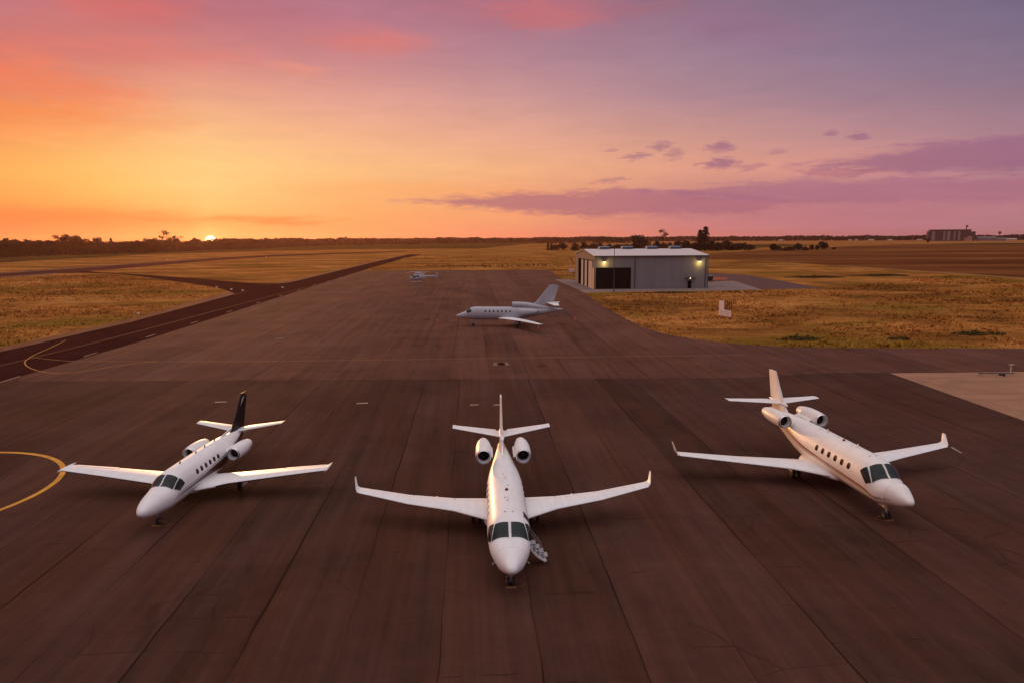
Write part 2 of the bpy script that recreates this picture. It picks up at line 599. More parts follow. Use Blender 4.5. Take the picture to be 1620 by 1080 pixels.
    # engines
    for s in (-1, 1):
        engine(root, (X(10.75), 1.52*P['ey']*s, P['ez']), 3.05, P.get('er', 0.58), P['paint'], M_fan, s, 0.6, P['ez'] - 0.2)
    # landing gear
    gx = P['ngx']
    g = gear(root, 'nose_gear', (gx - 0.1, 0, 1.2), (gx, 0, 0), 0.21, 0.13, True, ((gx + 0.45, 0.0, 0.72), (0.55, 0.03, 0.32), P['paint']))
    for s in (-1, 1):
        gear(root, 'main_gear', (X(8.55), 1.45*s, 1.0), (X(8.6), P['mgy']*s, 0), 0.32, 0.19, True, ((X(8.6), (P['mgy'] + 0.36)*s, 0.72), (0.75, 0.04, 0.5), P['paint']))
    # pitot probes
    for s in (-1, 1):
        p = fz.pt(X(1.25), R(100*s))
        MB().tube(p, p + Vector((0, 0.12*s, -0.03)), 0.012).tube(p + Vector((0.02, 0.12*s, -0.03)), p + Vector((-0.16, 0.12*s, -0.03)), 0.012).build('pitot_tube', M_gear, body)
    return root, fz, body, X


def airstair(root, fz, X):
    """port passenger door hinged down with steps, handrail"""
    x0, x1 = X(3.3), X(3.92)
    xm, w = (x0 + x1) / 2, x1 - x0
    # the dark doorway in the skin
    ys = -1
    fz.patch([(x0, 42*ys), (x1, 42*ys), (x1, 118*ys), (x0, 118*ys)], off=0.008, nu=6, nv=10).build('doorway', M_fan, root)
    hinge = fz.pt(xm, R(122*ys)) + Vector((0, -0.03, 0))
    foot = Vector((xm, hinge.y - 0.85, 0.2))
    d = (foot - hinge).normalized()
    up = Vector((0, -d.z, d.y))
    if up.z < 0:
        up.negate()
    mb = MB()
    L = (foot - hinge).length
    n = 10
    rings = []
    for i in range(n + 1):
        t = i / n
        c = hinge + d * (L * t) - up * (0.13 * math.sin(PI * t))
        rings.append([c + Vector((-w/2, 0, 0)) + up*0.03, c + Vector((w/2, 0, 0)) + up*0.03, c + Vector((w/2, 0, 0)) - up*0.05, c + Vector((-w/2, 0, 0)) - up*0.05])
    mb.loft(rings)
    stair = mb.build('airstair', M_white, root)
    for i in range(4):
        c = hinge + d * (L * (0.2 + 0.22*i)) + up*0.10
        MB().box(c, (w*0.72, 0.26, 0.04)).box(c + Vector((0, 0.1, -0.09)), (w*0.72, 0.03, 0.17)).build('step', M_stair, stair)
    for xs in (x0 + 0.06, x1 - 0.06):
        a = hinge + d*(L*0.9) + Vector((xs - xm, 0, 0.05))
        b = a + Vector((0, 0.12, 0.55))
        c = Vector((xs, hinge.y - 0.02, hinge.z + 0.6))
        MB().path([a, b, c, hinge + Vector((xs - xm, 0.05, 0.4))], 0.011, 8).build('handrail', M_gear, stair)
    return stair


def chock(label, loc, rz, wide=0.24):
    r = empty('wheel_chock', loc, rz)
    tag(r, label, 'wheel chock')
    for s in (-1, 1):
        x = s * 0.27
        prof = [(-0.06, 0), (0.06, 0), (0.02, 0.08), (-0.02, 0.08)]
        rings = [[(x + a, y, z + 0.001) for a, z in prof] for y in (-wide, wide)]
        MB().loft(rings).build('block', M_chock, r, 20)
    MB().path([(-0.3, wide, 0.06), (-0.15, wide + 0.2, 0.02), (0.0, wide + 0.42, 0.02), (0.18, wide + 0.25, 0.02), (0.3, wide, 0.06)], 0.011, 6).build('rope', M_rope, r)
    return r


PA = dict(sx=1.0, sy=1.0, sz=0.97, sw=1.0, nz=1.36, paint=M_white, fin_paint=M_cream, nwin=6, win0=4.7, wind=0.78, tip_y=7.95, tz=1.62, wl_h=0.62, hz=3.26, hd=0.27,
          hy=3.06, ft=5.48, ez=2.95, ey=0.75, ngx=1.5, mgy=1.55, er=0.47, ck=1.92, cm=1.34, ct=0.86, wz=0.17, wx=0.22, wa0=64, wa1=80)
hA = -0.044
oA = (-0.039, 27.77, 0)
rootA, fzA, bodyA, XA = swept_jet('business_jet', 'white twin-engine jet nose-on in the centre of the apron, airstair door open', oA, hA, PA)
airstair(rootA, fzA, XA)

PB = dict(sx=1.05, sy=1.0, sz=1.12, sw=1.05, nz=1.62, paint=M_cream, fin_paint=M_cream, nwin=6, win0=4.02, wind=0.67, tip_y=9.05, tz=1.50, wl_h=0.68, hz=3.5, hd=0.0,
          hy=3.42, ft=5.62, ez=3.02, ey=0.84, ngx=2.0, mgy=1.65, stripe=True, er=0.49, ck=2.15, cm=1.5, ct=0.92, wz=0.05, wx=0.0, wa0=63, wa1=81)
hB = -0.09
oB = (20.63, 34.46, 0)
rootB, fzB, bodyB, XB = swept_jet('business_jet', 'cream white jet with a bronze flank stripe on the right of the apron', oB, hB, PB)


def local(o, h, p):
    a = Vector((math.sin(h), math.cos(h), 0))
    r = Vector((-math.cos(h), math.sin(h), 0))
    return Vector((o[0], o[1], 0)) + a * p[0] + r * p[1] + Vector((0, 0, p[2] if len(p) > 2 else 0))


# ------------------------------------------------------------------ the straight-wing jet on the left
def straight_jet(loc, h):
    root = empty('business_jet', loc, PI / 2 - h)
    tag(root, 'small white straight-wing jet with a black tail fin on the left', 'jet')
    st = [(0, 1.27, 1.27, 0.02), (0.06, 1.41, 1.14, 0.15), (0.25, 1.55, 1.0, 0.30), (0.7, 1.74, 0.85, 0.48), (1.4, 1.90, 0.74, 0.64), (2.05, 1.99, 0.66, 0.75),
          (2.3, 2.06, 0.64, 0.78), (2.75, 2.34, 0.62, 0.81), (3.15, 2.47, 0.60, 0.83), (3.7, 2.52, 0.60, 0.84), (8.3, 2.52, 0.62, 0.84), (9.8, 2.48, 0.78, 0.76), (11.4, 2.38, 1.12, 0.53),
          (12.8, 2.26, 1.48, 0.30), (13.9, 2.12, 1.76, 0.14), (14.4, 2.0, 1.88, 0.04)]
    fz = Fuselage(st, 2.1, 0.5)
    body = fz.mesh().build('fuselage', M_white, root, 50)
    for s in (-1, 1):
        fz.patch([(2.16, 2.8*s), (2.28, 52*s), (3.02, 46*s), (2.92, 2.8*s)]).build('windscreen', M_glass, body)
        fz.patch([(2.34, 56*s), (2.72, 84*s), (3.32, 76*s), (3.12, 49*s)], rnd=0.2).build('cockpit_side_window', M_glass, body)
        for i in range(6):
            xc = 4.95 + i * 0.57
            fz.patch([(xc - 0.15, 59*s), (xc + 0.15, 59*s), (xc + 0.15, 79*s), (xc - 0.15, 79*s)], off=0.006, nu=6, nv=6, rnd=0.9).build('cabin_window', M_cabin, body)
        fz.band([(2.6, 101*s, 103*s), (4.5, 97*s, 106*s), (7.0, 90*s, 116*s), (9.5, 84*s, 128*s), (11.5, 74*s, 128*s), (13.2, 62*s, 120*s)], na=8).build('stripe', M_stripe_dk, body)
        fz.band([(2.2, 94*s, 95.5*s), (4.5, 91*s, 93*s), (7, 84*s, 86*s), (9.3, 78*s, 81*s), (11, 70*s, 72*s)]).build('stripe', M_black_ac, body)
    # door outline port
    fz.patch([(3.62, -40), (4.34, -40), (4.34, -98), (3.62, -98)], off=0.004, skirt=0.01, nu=8, nv=8, rnd=0.08).build('cabin_door', M_wing, body)
    rings = []
    for x, w, hh in ((4.6, 0.2, 0.05), (5.1, 0.7, 0.2), (6.0, 0.95, 0.3), (7.4, 0.95, 0.3), (8.6, 0.25, 0.06)):
        rings.append([(x, w*math.cos(2*PI*i/20), 0.70 + hh*math.sin(2*PI*i/20)) for i in range(20)])
    MB().loft(rings).build('belly_fairing', M_white, body, 50)
    for xa in (4.4, 6.4, 7.6, 9.0):
        z = fz.pt(xa, 0).z
        surf([((xa, 0, z - 0.03), 0.26, (0, 1, 0), 0.12), ((xa + 0.12, 0, z + 0.13), 0.12, (0, 1, 0), 0.12)], n=6).build('antenna', M_rubber, body)
    for s in (-1, 1):
        wst = [((4.75, 0.5*s, 0.80), 2.95, (0, 0, 1), 0.14), ((5.05, 1.6*s, 0.92), 2.55, (0, 0, 1), 0.135), ((5.42, 2.3*s, 0.99), 2.12, (0, 0, 1), 0.13),
               ((5.75, 5.3*s, 1.32), 1.62, (0, 0, 1), 0.125), ((6.0, 7.95*s, 1.60), 1.14, (0, 0, 1), 0.12)]
        w = surf(wst, 0, 0.735).build('wing', M_wing, root, 40)
        surf(interp_stations(wst, 0.0, 1.95), 0.735, 1.0, 6).build('wing_root_fillet', M_wing, w, 40)
        surf(interp_stations(wst, 1.97, 2.95), 0.757, 1.0, 6).build('flap', M_wing, w, 40)
        al = interp_stations(wst, 2.97, 3.9)
        al = [(le + Vector((0.02, 0, 0.01)), ch, nd, tc) for le, ch, nd, tc in al]
        surf(al, 0.757, 1.0, 6).build('aileron', M_wing, w, 40)
        surf(interp_stations(wst, 3.91, 4.0), 0.735, 1.0, 6).build('wing_tip', M_wing, w, 40)
        # black de-icing boot on the leading edge, widened to paint the underside's shade
        bst = [(le + Vector((-0.012, 0, 0)), ch, nd, tc * 1.02) for le, ch, nd, tc in interp_stations(wst, 1.15, 3.98)]
        rings = []
        for le, ch, nd, tc in bst:
            pts = [q for q in foil(0, 0.12, tc*1.05, 8)]
            rings.append([le + Vector((x*ch, 0, 0)) + Vector(nd)*(z*ch) for x, z in pts if z <= 0.013 * 12 * tc])
        MB().loft(rings, False, False, closed=False).build('deice_boot_shade', M_boot_shade, w)
        MB().revolve([(-0.25, 0.02), (-0.1, 0.06), (0.6, 0.075), (1.15, 0.06), (1.5, 0.015)], (6.0, 8.0*s, 1.605), 'x', 12).build('tip_tank', M_wing, w)
        MB().revolve([(-0.06, 0.02), (0.0, 0.06), (0.1, 0.06)], (5.82, 8.0*s, 1.605), 'x', 10).build('tip_light', M_red_lens if s < 0 else M_winframe, w)
    fst = [((11.35, 0, 2.2), 2.6, (0, 1, 0), 0.10), ((12.1, 0, 2.75), 2.1, (0, 1, 0), 0.10), ((13.75, 0, 4.50), 1.12, (0, 1, 0), 0.09)]
    fin = surf(fst, 0, 0.68).build('tail_fin', M_black_ac, root, 40)
    surf(interp_stations(fst, 0.1, 1.95), 0.69, 1.0, 6).build('rudder', M_black_ac, fin, 40)
    surf([((9.4, 0, 2.42), 2.4, (0, 1, 0), 0.04), ((11.4, 0, 2.62), 0.9, (0, 1, 0), 0.08)]).build('dorsal_fairing', M_white, fin, 40)
    surf([((13.68, 0, 4.47), 1.25, (0, 1, 0), 0.11), ((13.74, 0, 4.56), 1.18, (0, 1, 0), 0.08)]).build('fin_cap', M_black_ac, fin, 40)
    # pale swoosh emblem near the fin top, both faces
    for s in (-1, 1):
        pts = []
        for i in range(13):
            t = i / 12
            x = 13.50 + 0.75 * t
            z = 3.72 + 0.62 * t ** 0.55
            wdt = 0.012 + 0.055 * math.sin(PI * min(1, t * 1.1))
            # surface half thickness of the fin there
            q = interp_stations(fst, 1 + (z - 2.75) / 1.75, 1.999)[0]
            c = (x - q[0].x) / q[1]
            c = min(max(c, 0.02), 0.98)
            yy = 5*q[3]*(0.2969*math.sqrt(c)-0.126*c-0.3516*c*c+0.2843*c**3-0.1036*c**4) * q[1] + 0.012
            off = 0.06 * c * (1 - c) * q[1]
            y = (yy + off) if s > 0 else -(yy - off)
            pts.append([(x, y, z - wdt), (x, y, z + wdt)])
        MB().loft(pts, False, False, closed=False).build('emblem', M_wing, fin)
    for s in (-1, 1):
        hst = [((12.35, 0.1*s, 2.22), 1.45, (0, 0, 1), 0.10), ((13.15, 3.0*s, 2.58), 0.78, (0, 0, 1), 0.09)]
        hs = surf(hst, 0, 0.68).build('tailplane', M_wing, root, 40)
        surf(interp_stations(hst, 0.12, 0.93), 0.69, 1.0, 6).build('elevator', M_wing, hs, 40)
        surf(interp_stations(hst, 0.94, 1.0), 0.0, 1.12, 8).build('tailplane_tip', M_black_ac, hs, 40)
    for s in (-1, 1):
        engine(root, (8.45, 1.42*s, 1.82), 2.6, 0.45, M_white, M_fan, s, 0.55, 1.85)
    gear(root, 'nose_gear', (1.72, 0, 1.0), (1.78, 0, 0), 0.22, 0.14, False, ((2.15, 0.16, 0.62), (0.5, 0.03, 0.3), M_white))
    for s in (-1, 1):
        gear(root, 'main_gear', (7.0, 2.2*s, 0.9), (7.1, 2.35*s, 0), 0.29, 0.19, False, ((7.1, 2.66*s, 0.62), (0.7, 0.04, 0.55), M_cream))
    return root, fz


hC = 0.012
oC = (-19.27, 34.39, 0)
rootC, fzC = straight_jet(oC, hC)

for o, h, gx, lab in ((oA, hA, 1.5, 'yellow wheel chocks with rope at the nose wheel of the centre jet'),
                      (oB, hB, 2.0, 'yellow wheel chocks at the nose wheel of the bronze-striped jet'),
                      (oC, hC, 1.78, 'yellow wheel chocks at the nose wheel of the black-finned jet')):
    p = local(o, h, (gx, 0, 0.004))
    chock(lab, p, PI / 2 - h + (PI if o is not oB else 0) * 1.0)


# ------------------------------------------------------------------ three-engine grey jet further back
def trijet(loc, h):
    root = empty('business_jet', loc, PI / 2 - h)
    tag(root, 'grey three-engine jet standing side-on in the middle distance, nose to the left', 'jet')
    st = [(0, 1.75, 1.75, 0.02), (0.15, 1.87, 1.62, 0.14), (0.9, 2.2, 1.4, 0.45), (1.8, 2.6, 1.25, 0.72), (2.35, 3.0, 1.18, 0.84), (3.0, 3.28, 1.12, 0.92), (3.7, 3.36, 1.10, 0.94),
          (10.0, 3.36, 1.12, 0.94), (12.5, 3.32, 1.42, 0.86), (15.0, 3.22, 1.95, 0.66), (17.4, 3.18, 2.5, 0.38), (18.7, 3.1, 2.85, 0.12), (18.8, 3.04, 2.94, 0.05)]
    fz = Fuselage(st, 2.1)
    body = fz.mesh().build('fuselage', M_grey_ac, root, 50)
    for s in (-1, 1):
        fz.patch([(1.92, 3*s), (2.0, 46*s), (2.7, 40*s), (2.55, 3*s)]).build('windscreen', M_glass, body)
        fz.patch([(2.02, 49*s), (2.28, 78*s), (3.0, 70*s), (2.8, 44*s)]).build('cockpit_side_window', M_glass, body)
        for i in range(7):
            xc = 5.4 + i * 0.72
            fz.patch([(xc - 0.15, 60*s), (xc + 0.15, 60*s), (xc + 0.15, 78*s), (xc - 0.15, 78*s)], off=0.008, nu=6, nv=6, rnd=0.6).build('cabin_window', M_cabin, body)
    fz.patch([(3.7, -46), (4.5, -46), (4.5, -106), (3.7, -106)], off=0.006, skirt=0.02, rnd=0.1).build('cabin_door', M_grey_ac, body)
    # centre engine intake and duct on the roof
    rings = []
    for x, z, w, hh in ((10.0, 3.80, 0.44, 0.42), (10.1, 3.80, 0.47, 0.45), (11.0, 3.78, 0.49, 0.47), (12.6, 3.66, 0.5, 0.5), (14.5, 3.35, 0.5, 0.48), (16.6, 3.0, 0.42, 0.4), (17.9, 2.86, 0.34, 0.3)):
        rings.append([(x, w*math.cos(2*PI*i/24), z + hh*math.sin(2*PI*i/24)) for i in range(24)])
    duct = MB().loft(rings).build('centre_engine', M_grey_ac, root, 50)
    MB().revolve([(-0.02, 0.36), (0.0, 0.36)], (9.99, 0, 3.80), 'x', 22).build('intake', M_fan, duct)
    for s in (-1, 1):
        wst = [((7.4, 0.5*s, 1.36), 4.3, (0, 0, 1), 0.12), ((8.6, 1.6*s, 1.42), 3.4, (0, 0, 1), 0.11), ((11.8, 4.8*s, 1.44), 2.1, (0, 0, 1), 0.10), ((15.0, 9.3*s, 1.46), 0.95, (0, 0, 1), 0.09)]
        w = surf(wst, 0, 0.74).build('wing', M_wing if s < 0 else M_grey_ac, root, 40)
        surf(interp_stations(wst, 0.0, 0.95), 0.74, 1.0, 6).build('wing_root_fillet', M_grey_ac, w, 40)
        surf(interp_stations(wst, 0.97, 2.1), 0.75, 1.0, 6).build('flap', M_grey_ac, w, 40)
        surf(interp_stations(wst, 2.12, 2.9), 0.75, 1.0, 6).build('aileron', M_grey_ac, w, 40)
        surf(interp_stations(wst, 2.91, 3.0), 0.74, 1.0, 6).build('wing_tip', M_grey_ac, w, 40)
        hst = [((16.0, 0.1*s, 4.10), 2.0, (0, 0, 1), 0.09), ((17.5, 3.35*s, 3.92), 0.8, (0, 0, 1), 0.08)]
        hs = surf(hst, 0, 0.7).build('tailplane', M_wing, root, 40)
        surf(interp_stations(hst, 0.1, 1.0), 0.71, 1.0, 6).build('elevator', M_wing, hs, 40)
        engine(root, (11.3, 1.42*s, 2.62), 3.1, 0.55, M_grey_ac, M_fan, s, 0.6, 2.6, M_grey_ac)
        gear(root, 'main_gear', (11.0, 1.9*s, 1.4), (11.0, 2.0*s, 0), 0.34, 0.2, True, ((11.0, 2.45*s, 0.95), (0.8, 0.04, 0.6), M_grey_ac))
    fst = [((13.3, 0, 3.7), 3.5, (0, 1, 0), 0.09), ((14.2, 0, 4.3), 3.05, (0, 1, 0), 0.09), ((16.6, 0, 7.25), 1.6, (0, 1, 0), 0.085)]
    fin = surf(fst, 0, 0.72).build('tail_fin', M_grey_ac, root, 40)
    surf(interp_stations(fst, 0.6, 1.96), 0.73, 1.0, 6).build('rudder', M_grey_ac, fin, 40)
    gear(root, 'nose_gear', (3.0, 0, 1.5), (3.1, 0, 0), 0.24, 0.14, True, ((3.5, 0.0, 0.9), (0.5, 0.03, 0.35), M_grey_ac))
    fz.patch([(14.2, -88), (14.75, -88), (14.75, -98), (14.2, -98)], off=0.008, rnd=0.3).build('air_vent', M_fan, body)
    return root


hF = PI / 2 + 0.09
oF = (-9.9, 122.6, 0)
trijet(oF, hF)


# ------------------------------------------------------------------ helicopter at the far end of the apron
M_heli = aircraft_paint('helicopter_paint', (0.40, 0.40, 0.44), lines=False)


def helicopter(loc, rz):
    root = empty('helicopter', loc, rz)
    tag(root, 'small pale helicopter on skids at the far end of the apron', 'helicopter')
    st = [(0, 1.45, 1.40, 0.03), (0.25, 1.82, 1.0, 0.36), (0.8, 2.25, 0.74, 0.62), (1.5, 2.62, 0.62, 0.76), (2.3, 2.78, 0.58, 0.80), (3.6, 2.78, 0.6, 0.80), (4.6, 2.6, 0.85, 0.66), (5.4, 2.35, 1.3, 0.36), (5.9, 2.2, 1.6, 0.22)]
    fz = Fuselage(st, 2.3)
    body = fz.mesh(40, 30).build('fuselage', M_heli, root, 50)
    for s in (-1, 1):
        fz.patch([(0.55, 2*s), (0.35, 62*s), (1.45, 52*s), (1.55, 2*s)], off=0.012).build('windscreen', M_glass, body)
        fz.patch([(1.25, 58*s), (1.1, 96*s), (2.1, 92*s), (2.05, 54*s)], off=0.012).build('cockpit_door_window', M_glass, body)
        fz.patch([(2.35, 56*s), (2.35, 86*s), (3.3, 86*s), (3.2, 56*s)], off=0.012).build('cabin_window', M_glass, body)
    rings = []
    for x, z, w, hh in ((1.6, 2.75, 0.25, 0.1), (2.1, 2.95, 0.5, 0.3), (3.2, 2.98, 0.55, 0.36), (4.4, 2.85, 0.42, 0.3), (5.1, 2.55, 0.25, 0.15)):
        rings.append([(x, w*math.cos(2*PI*i/16), z + hh*math.sin(2*PI*i/16)) for i in range(16)])
    MB().loft(rings).build('engine_cowling', M_heli, root, 50)
    MB().revolve([(5.2, 0.32), (6.2, 0.23), (9.6, 0.13), (9.9, 0.08)], (0, 0, 2.0), 'x', 16).build('tail_boom', M_heli, root)
    fin = surf([((8.9, 0, 1.35), 0.8, (0, 1, 0), 0.1), ((8.9, 0, 2.0), 1.1, (0, 1, 0), 0.1), ((9.7, 0, 3.35), 0.6, (0, 1, 0), 0.1)]).build('tail_fin', M_heli, root, 40)
    surf([((8.1, -1.0, 2.02), 0.5, (0, 0, 1), 0.1), ((8.1, 1.0, 2.02), 0.5, (0, 0, 1), 0.1)]).build('tailplane', M_heli, root, 40)
    mb = MB()
    for k in range(2):
        a = 0.6 + PI * k
        mb.tube((9.75, -0.24, 2.45), (9.75 + 0.9*math.cos(a), -0.24, 2.45 + 0.9*math.sin(a)), 0.05, 0.04, 6)
    mb.tube((9.75, 0, 2.45), (9.75, -0.28, 2.45), 0.06)
    mb.build('tail_rotor', M_rubber, root)
    MB().tube((2.9, 0, 3.2), (2.9, 0, 3.72), 0.09, 0.07, 12).revolve([(-0.08, 0.2), (0.06, 0.2), (0.12, 0.1)], (2.9, 0, 3.66), 'z', 14).build('rotor_mast', M_gear, root)
    for k in range(4):
        a = R(28) + k * PI / 2
        rings = []
        for q in range(9):
            r = 0.25 + 4.6 * q / 8
            z = 3.68 - 0.30 * (q / 8) ** 2
            c = Vector((2.9 + math.cos(a)*r, math.sin(a)*r, z))
            t = Vector((-math.sin(a), math.cos(a), 0))
            w = 0.08 if q == 0 else 0.14
            rings.append([c + t*w, c + Vector((0, 0, 0.025)), c - t*w, c - Vector((0, 0, 0.025))])
        MB().loft(rings).build('rotor_blade', M_heli, root, 30)
    for s in (-1, 1):
        MB().path([(0.35, 1.05*s, 0.34), (0.65, 1.05*s, 0.08), (4.3, 1.05*s, 0.06)], 0.055, 8).tube((1.5, 0.45*s, 0.7), (1.5, 1.05*s, 0.06), 0.045).tube((3.6, 0.45*s, 0.7), (3.6, 1.05*s, 0.06), 0.045).build('skid', M_gear, root)
    return root


pH = at(648, 446.5)
helicopter(pH, R(14))

# ------------------------------------------------------------------ surfaces of the ground
LANE = -0.058


def asphalt(name, c, lanes=True, lane_w=3.72, var=1.0, spec=0.03, rough=0.95, gx=0.0):
    m, nt, b = new_mat(name)
    p = nt.pos()
    q = nt.mapping(p, rot=(0, 0, LANE))           # x across the paving lanes, y along them
    s = nt.sep(q)
    warp = nt.m('MULTIPLY', nt.m('SUBTRACT', nt.noise(nt.mapping(q, scale=(0.05, 0.35, 1)), 1.0, 4), 0.5), 0.22)
    warp2 = nt.m('MULTIPLY', nt.m('SUBTRACT', nt.noise(nt.mapping(q, scale=(0.6, 0.9, 1)), 1.0, 5), 0.5), 0.25)
    xw = nt.m('ADD', nt.m('ADD', s[0], warp), 1.35 + gx)
    lane = nt.m('DIVIDE', xw, lane_w)
    lid = nt.m('FLOOR', lane)
    wn = nt.node('ShaderNodeTexWhiteNoise', noise_dimensions='1D')
    nt.set(wn.inputs['W'], lid)
    lrand = wn.outputs['Value']
    streak = nt.noise(nt.mapping(q, scale=(1.1, 0.035, 1)), 1.0, 5, 0.6)
    streak2 = nt.noise(nt.mapping(q, scale=(4.0, 0.12, 1)), 1.0, 4, 0.6)
    blot = nt.noise(q, 0.11, 5, 0.6, 0.4)
    blot2 = nt.noise(q, 0.9, 6, 0.65)
    fine = nt.noise(q, 9.0, 4, 0.7)
    t = nt.m('ADD', nt.m('MULTIPLY', nt.m('SUBTRACT', streak, 0.5), 0.9 * var), nt.m('MULTIPLY', nt.m('SUBTRACT', blot, 0.5), 1.0 * var))
    t = nt.m('ADD', t, nt.m('MULTIPLY', nt.m('SUBTRACT', blot2, 0.5), 0.55 * var))
    t = nt.m('ADD', t, nt.m('MULTIPLY', nt.m('SUBTRACT', streak2, 0.5), 0.45 * var))
    t = nt.m('ADD', t, nt.m('MULTIPLY', nt.m('SUBTRACT', fine, 0.5), 0.35 * var))
    if lanes:
        t = nt.m('ADD', t, nt.m('MULTIPLY', nt.m('SUBTRACT', lrand, 0.5), 0.26 * var))
    sv = nt.node('ShaderNodeTexVoronoi', feature='F1')
    nt.set(sv.inputs['Vector'], nt.mapping(q, scale=(1.0, 0.7, 1)))
    sv.inputs['Scale'].default_value = 0.16
    spot = nt.m('MULTIPLY', nt.mr(nt.m('ADD', sv.outputs['Distance'], nt.m('MULTIPLY', nt.m('SUBTRACT', blot2, 0.5), 0.35)), 0.02, 0.16, 1, 0), nt.mr(nt.noise(q, 0.07, 2), 0.48, 0.58, 0, 0.5))
    t = nt.m('SUBTRACT', t, spot)
    if lanes:
        # resurfaced rectangles, each lane cut at its own places
        pid = nt.m('ADD', nt.m('FLOOR', nt.m('DIVIDE', nt.m('ADD', s[1], nt.m('MULTIPLY', lrand, 61.0)), 17.0)), nt.m('MULTIPLY', lid, 13.7))
        wp = nt.node('ShaderNodeTexWhiteNoise', noise_dimensions='1D')
        nt.set(wp.inputs['W'], pid)
        t = nt.m('ADD', t, nt.m('MULTIPLY', nt.m('SUBTRACT', wp.outputs['Value'], 0.5), 0.16 * var))
    val = nt.m('MAXIMUM', nt.m('ADD', 1.0, t), 0.35)
    hue = nt.noise(nt.mapping(q, scale=(0.35, 0.05, 1)), 0.8, 3)
    base = nt.mix(nt.mr(hue, 0.35, 0.65), tuple(x * y for x, y in zip(c, (1.0, 0.98, 0.92))), tuple(x * y for x, y in zip(c, (0.97, 1.03, 1.12))))
    vv = nt.comb(val, val, val)
    base = nt.mix(1.0, base, vv, 'MULTIPLY')
    if lanes:
        fr = nt.m('FRACT', lane)
        d = nt.m('MULTIPLY', nt.m('SUBTRACT', 0.5, nt.m('ABSOLUTE', nt.m('SUBTRACT', fr, 0.5))), lane_w)
        # joints open and close along their length; some sealed dark
        msk = nt.noise(nt.mapping(q, scale=(0.27, 0.055, 1)), 1.0, 2)
        wj = nt.mr(msk, 0.42, 0.66, 0.003, 0.036)
        line = nt.m('SUBTRACT', 1.0, nt.mr(d, wj, nt.m('ADD', wj, 0.04)))
        line = nt.m('MULTIPLY', line, nt.mr(msk, 0.36, 0.56, 0.15, 0.8))
        # cross cracks, each lane broken at its own places
        yo = nt.m('ADD', nt.m('ADD', s[1], nt.m('MULTIPLY', lrand, 97.0)), nt.m('MULTIPLY', warp2, 2.2))
        yc = nt.m('FRACT', nt.m('DIVIDE', yo, 6.1))
        dc = nt.m('MULTIPLY', nt.m('SUBTRACT', 0.5, nt.m('ABSOLUTE', nt.m('SUBTRACT', yc, 0.5))), 6.1)
        cm = nt.mr(nt.noise(nt.mapping(q, loc=(7, 3, 0), scale=(0.5, 0.3, 1)), 1.0, 2), 0.5, 0.62, 0.0, 0.55)
        crack = nt.m('MULTIPLY', nt.m('SUBTRACT', 1.0, nt.mr(dc, 0.012, 0.055)), cm)
        # wandering fine cracks
        vo = nt.node('ShaderNodeTexVoronoi', feature='DISTANCE_TO_EDGE')
        jit = nt.node('ShaderNodeVectorMath', operation='ADD')
        nt.set(jit.inputs[0], q)
        nt.set(jit.inputs[1], nt.comb(nt.m('MULTIPLY', warp2, 3.0), nt.m('MULTIPLY', warp, 2.5), 0.0))
        nt.set(vo.inputs['Vector'], jit.outputs[0])
        vo.inputs['Scale'].default_value = 0.24
        vm = nt.mr(nt.noise(q, 0.13, 3), 0.48, 0.62, 0.0, 0.32)
        vcr = nt.m('MULTIPLY', nt.m('SUBTRACT', 1.0, nt.mr(vo.outputs['Distance'], 0.004, 0.014)), vm)
        dark = nt.m('MAXIMUM', line, nt.m('MAXIMUM', crack, vcr))
        base = nt.mix(dark, base, tuple(x * 0.22 for x in c))
    nt.set(b.inputs['Base Color'], base)
    nt.set(b.inputs['Roughness'], nt.mr(blot2, 0.3, 0.7, rough - 0.08, rough + 0.08, False))
    b.inputs['Specular IOR Level'].default_value = spec
    return m


def field(name, cols, s1, s2, stretch=(1, 1), rot=0.0, green=None, rough=0.95):
    """three-tone dry vegetation with patches"""
    m, nt, b = new_mat(name)
    p = nt.mapping(nt.pos(), rot=(0, 0, rot), scale=(stretch[0], stretch[1], 1))
    a = nt.noise(p, s1, 6, 0.62, 0.6)
    c = nt.noise(p, s2, 5, 0.65, 0.3)
    t = nt.m('ADD', nt.m('MULTIPLY', a, 0.62), nt.m('MULTIPLY', c, 0.38))
    base = nt.ramp(t, [(0.37, cols[0]), (0.46, cols[1]), (0.53, cols[2]), (0.61, cols[3])])
    if green:
        g = nt.mr(nt.noise(nt.mapping(p, loc=(31, 17, 0)), s1 * 0.8, 4, 0.6, 0.8), 0.51, 0.64, 0, 0.75)
        base = nt.mix(g, base, green)
    f = nt.noise(p, s2 * 9, 3, 0.7)
    k = nt.mr(f, 0.25, 0.75, 0.72, 1.25, False)
    base = nt.mix(1.0, base, nt.comb(k, k, k), 'MULTIPLY')
    nt.set(b.inputs['Base Color'], base)
    b.inputs['Roughness'].default_value = rough
    b.inputs['Specular IOR Level'].default_value = 0.0
    return m


def plain(name, c, var=0.25, s=0.4, rough=0.95, spec=0.03):
    m, nt, b = new_mat(name)
    p = nt.pos()
    a = nt.noise(p, s, 6, 0.65, 0.4)
    f = nt.noise(p, s * 12, 4, 0.7)
    t = nt.m('ADD', nt.m('MULTIPLY', a, 0.65), nt.m('MULTIPLY', f, 0.35))
    nt.set(b.inputs['Base Color'], nt.ramp(t, [(0.32, tuple(x*(1-var) for x in c)), (0.66, tuple(x*(1+var) for x in c))]))
    b.inputs['Roughness'].default_value = rough
    b.inputs['Specular IOR Level'].default_value = spec
    return m


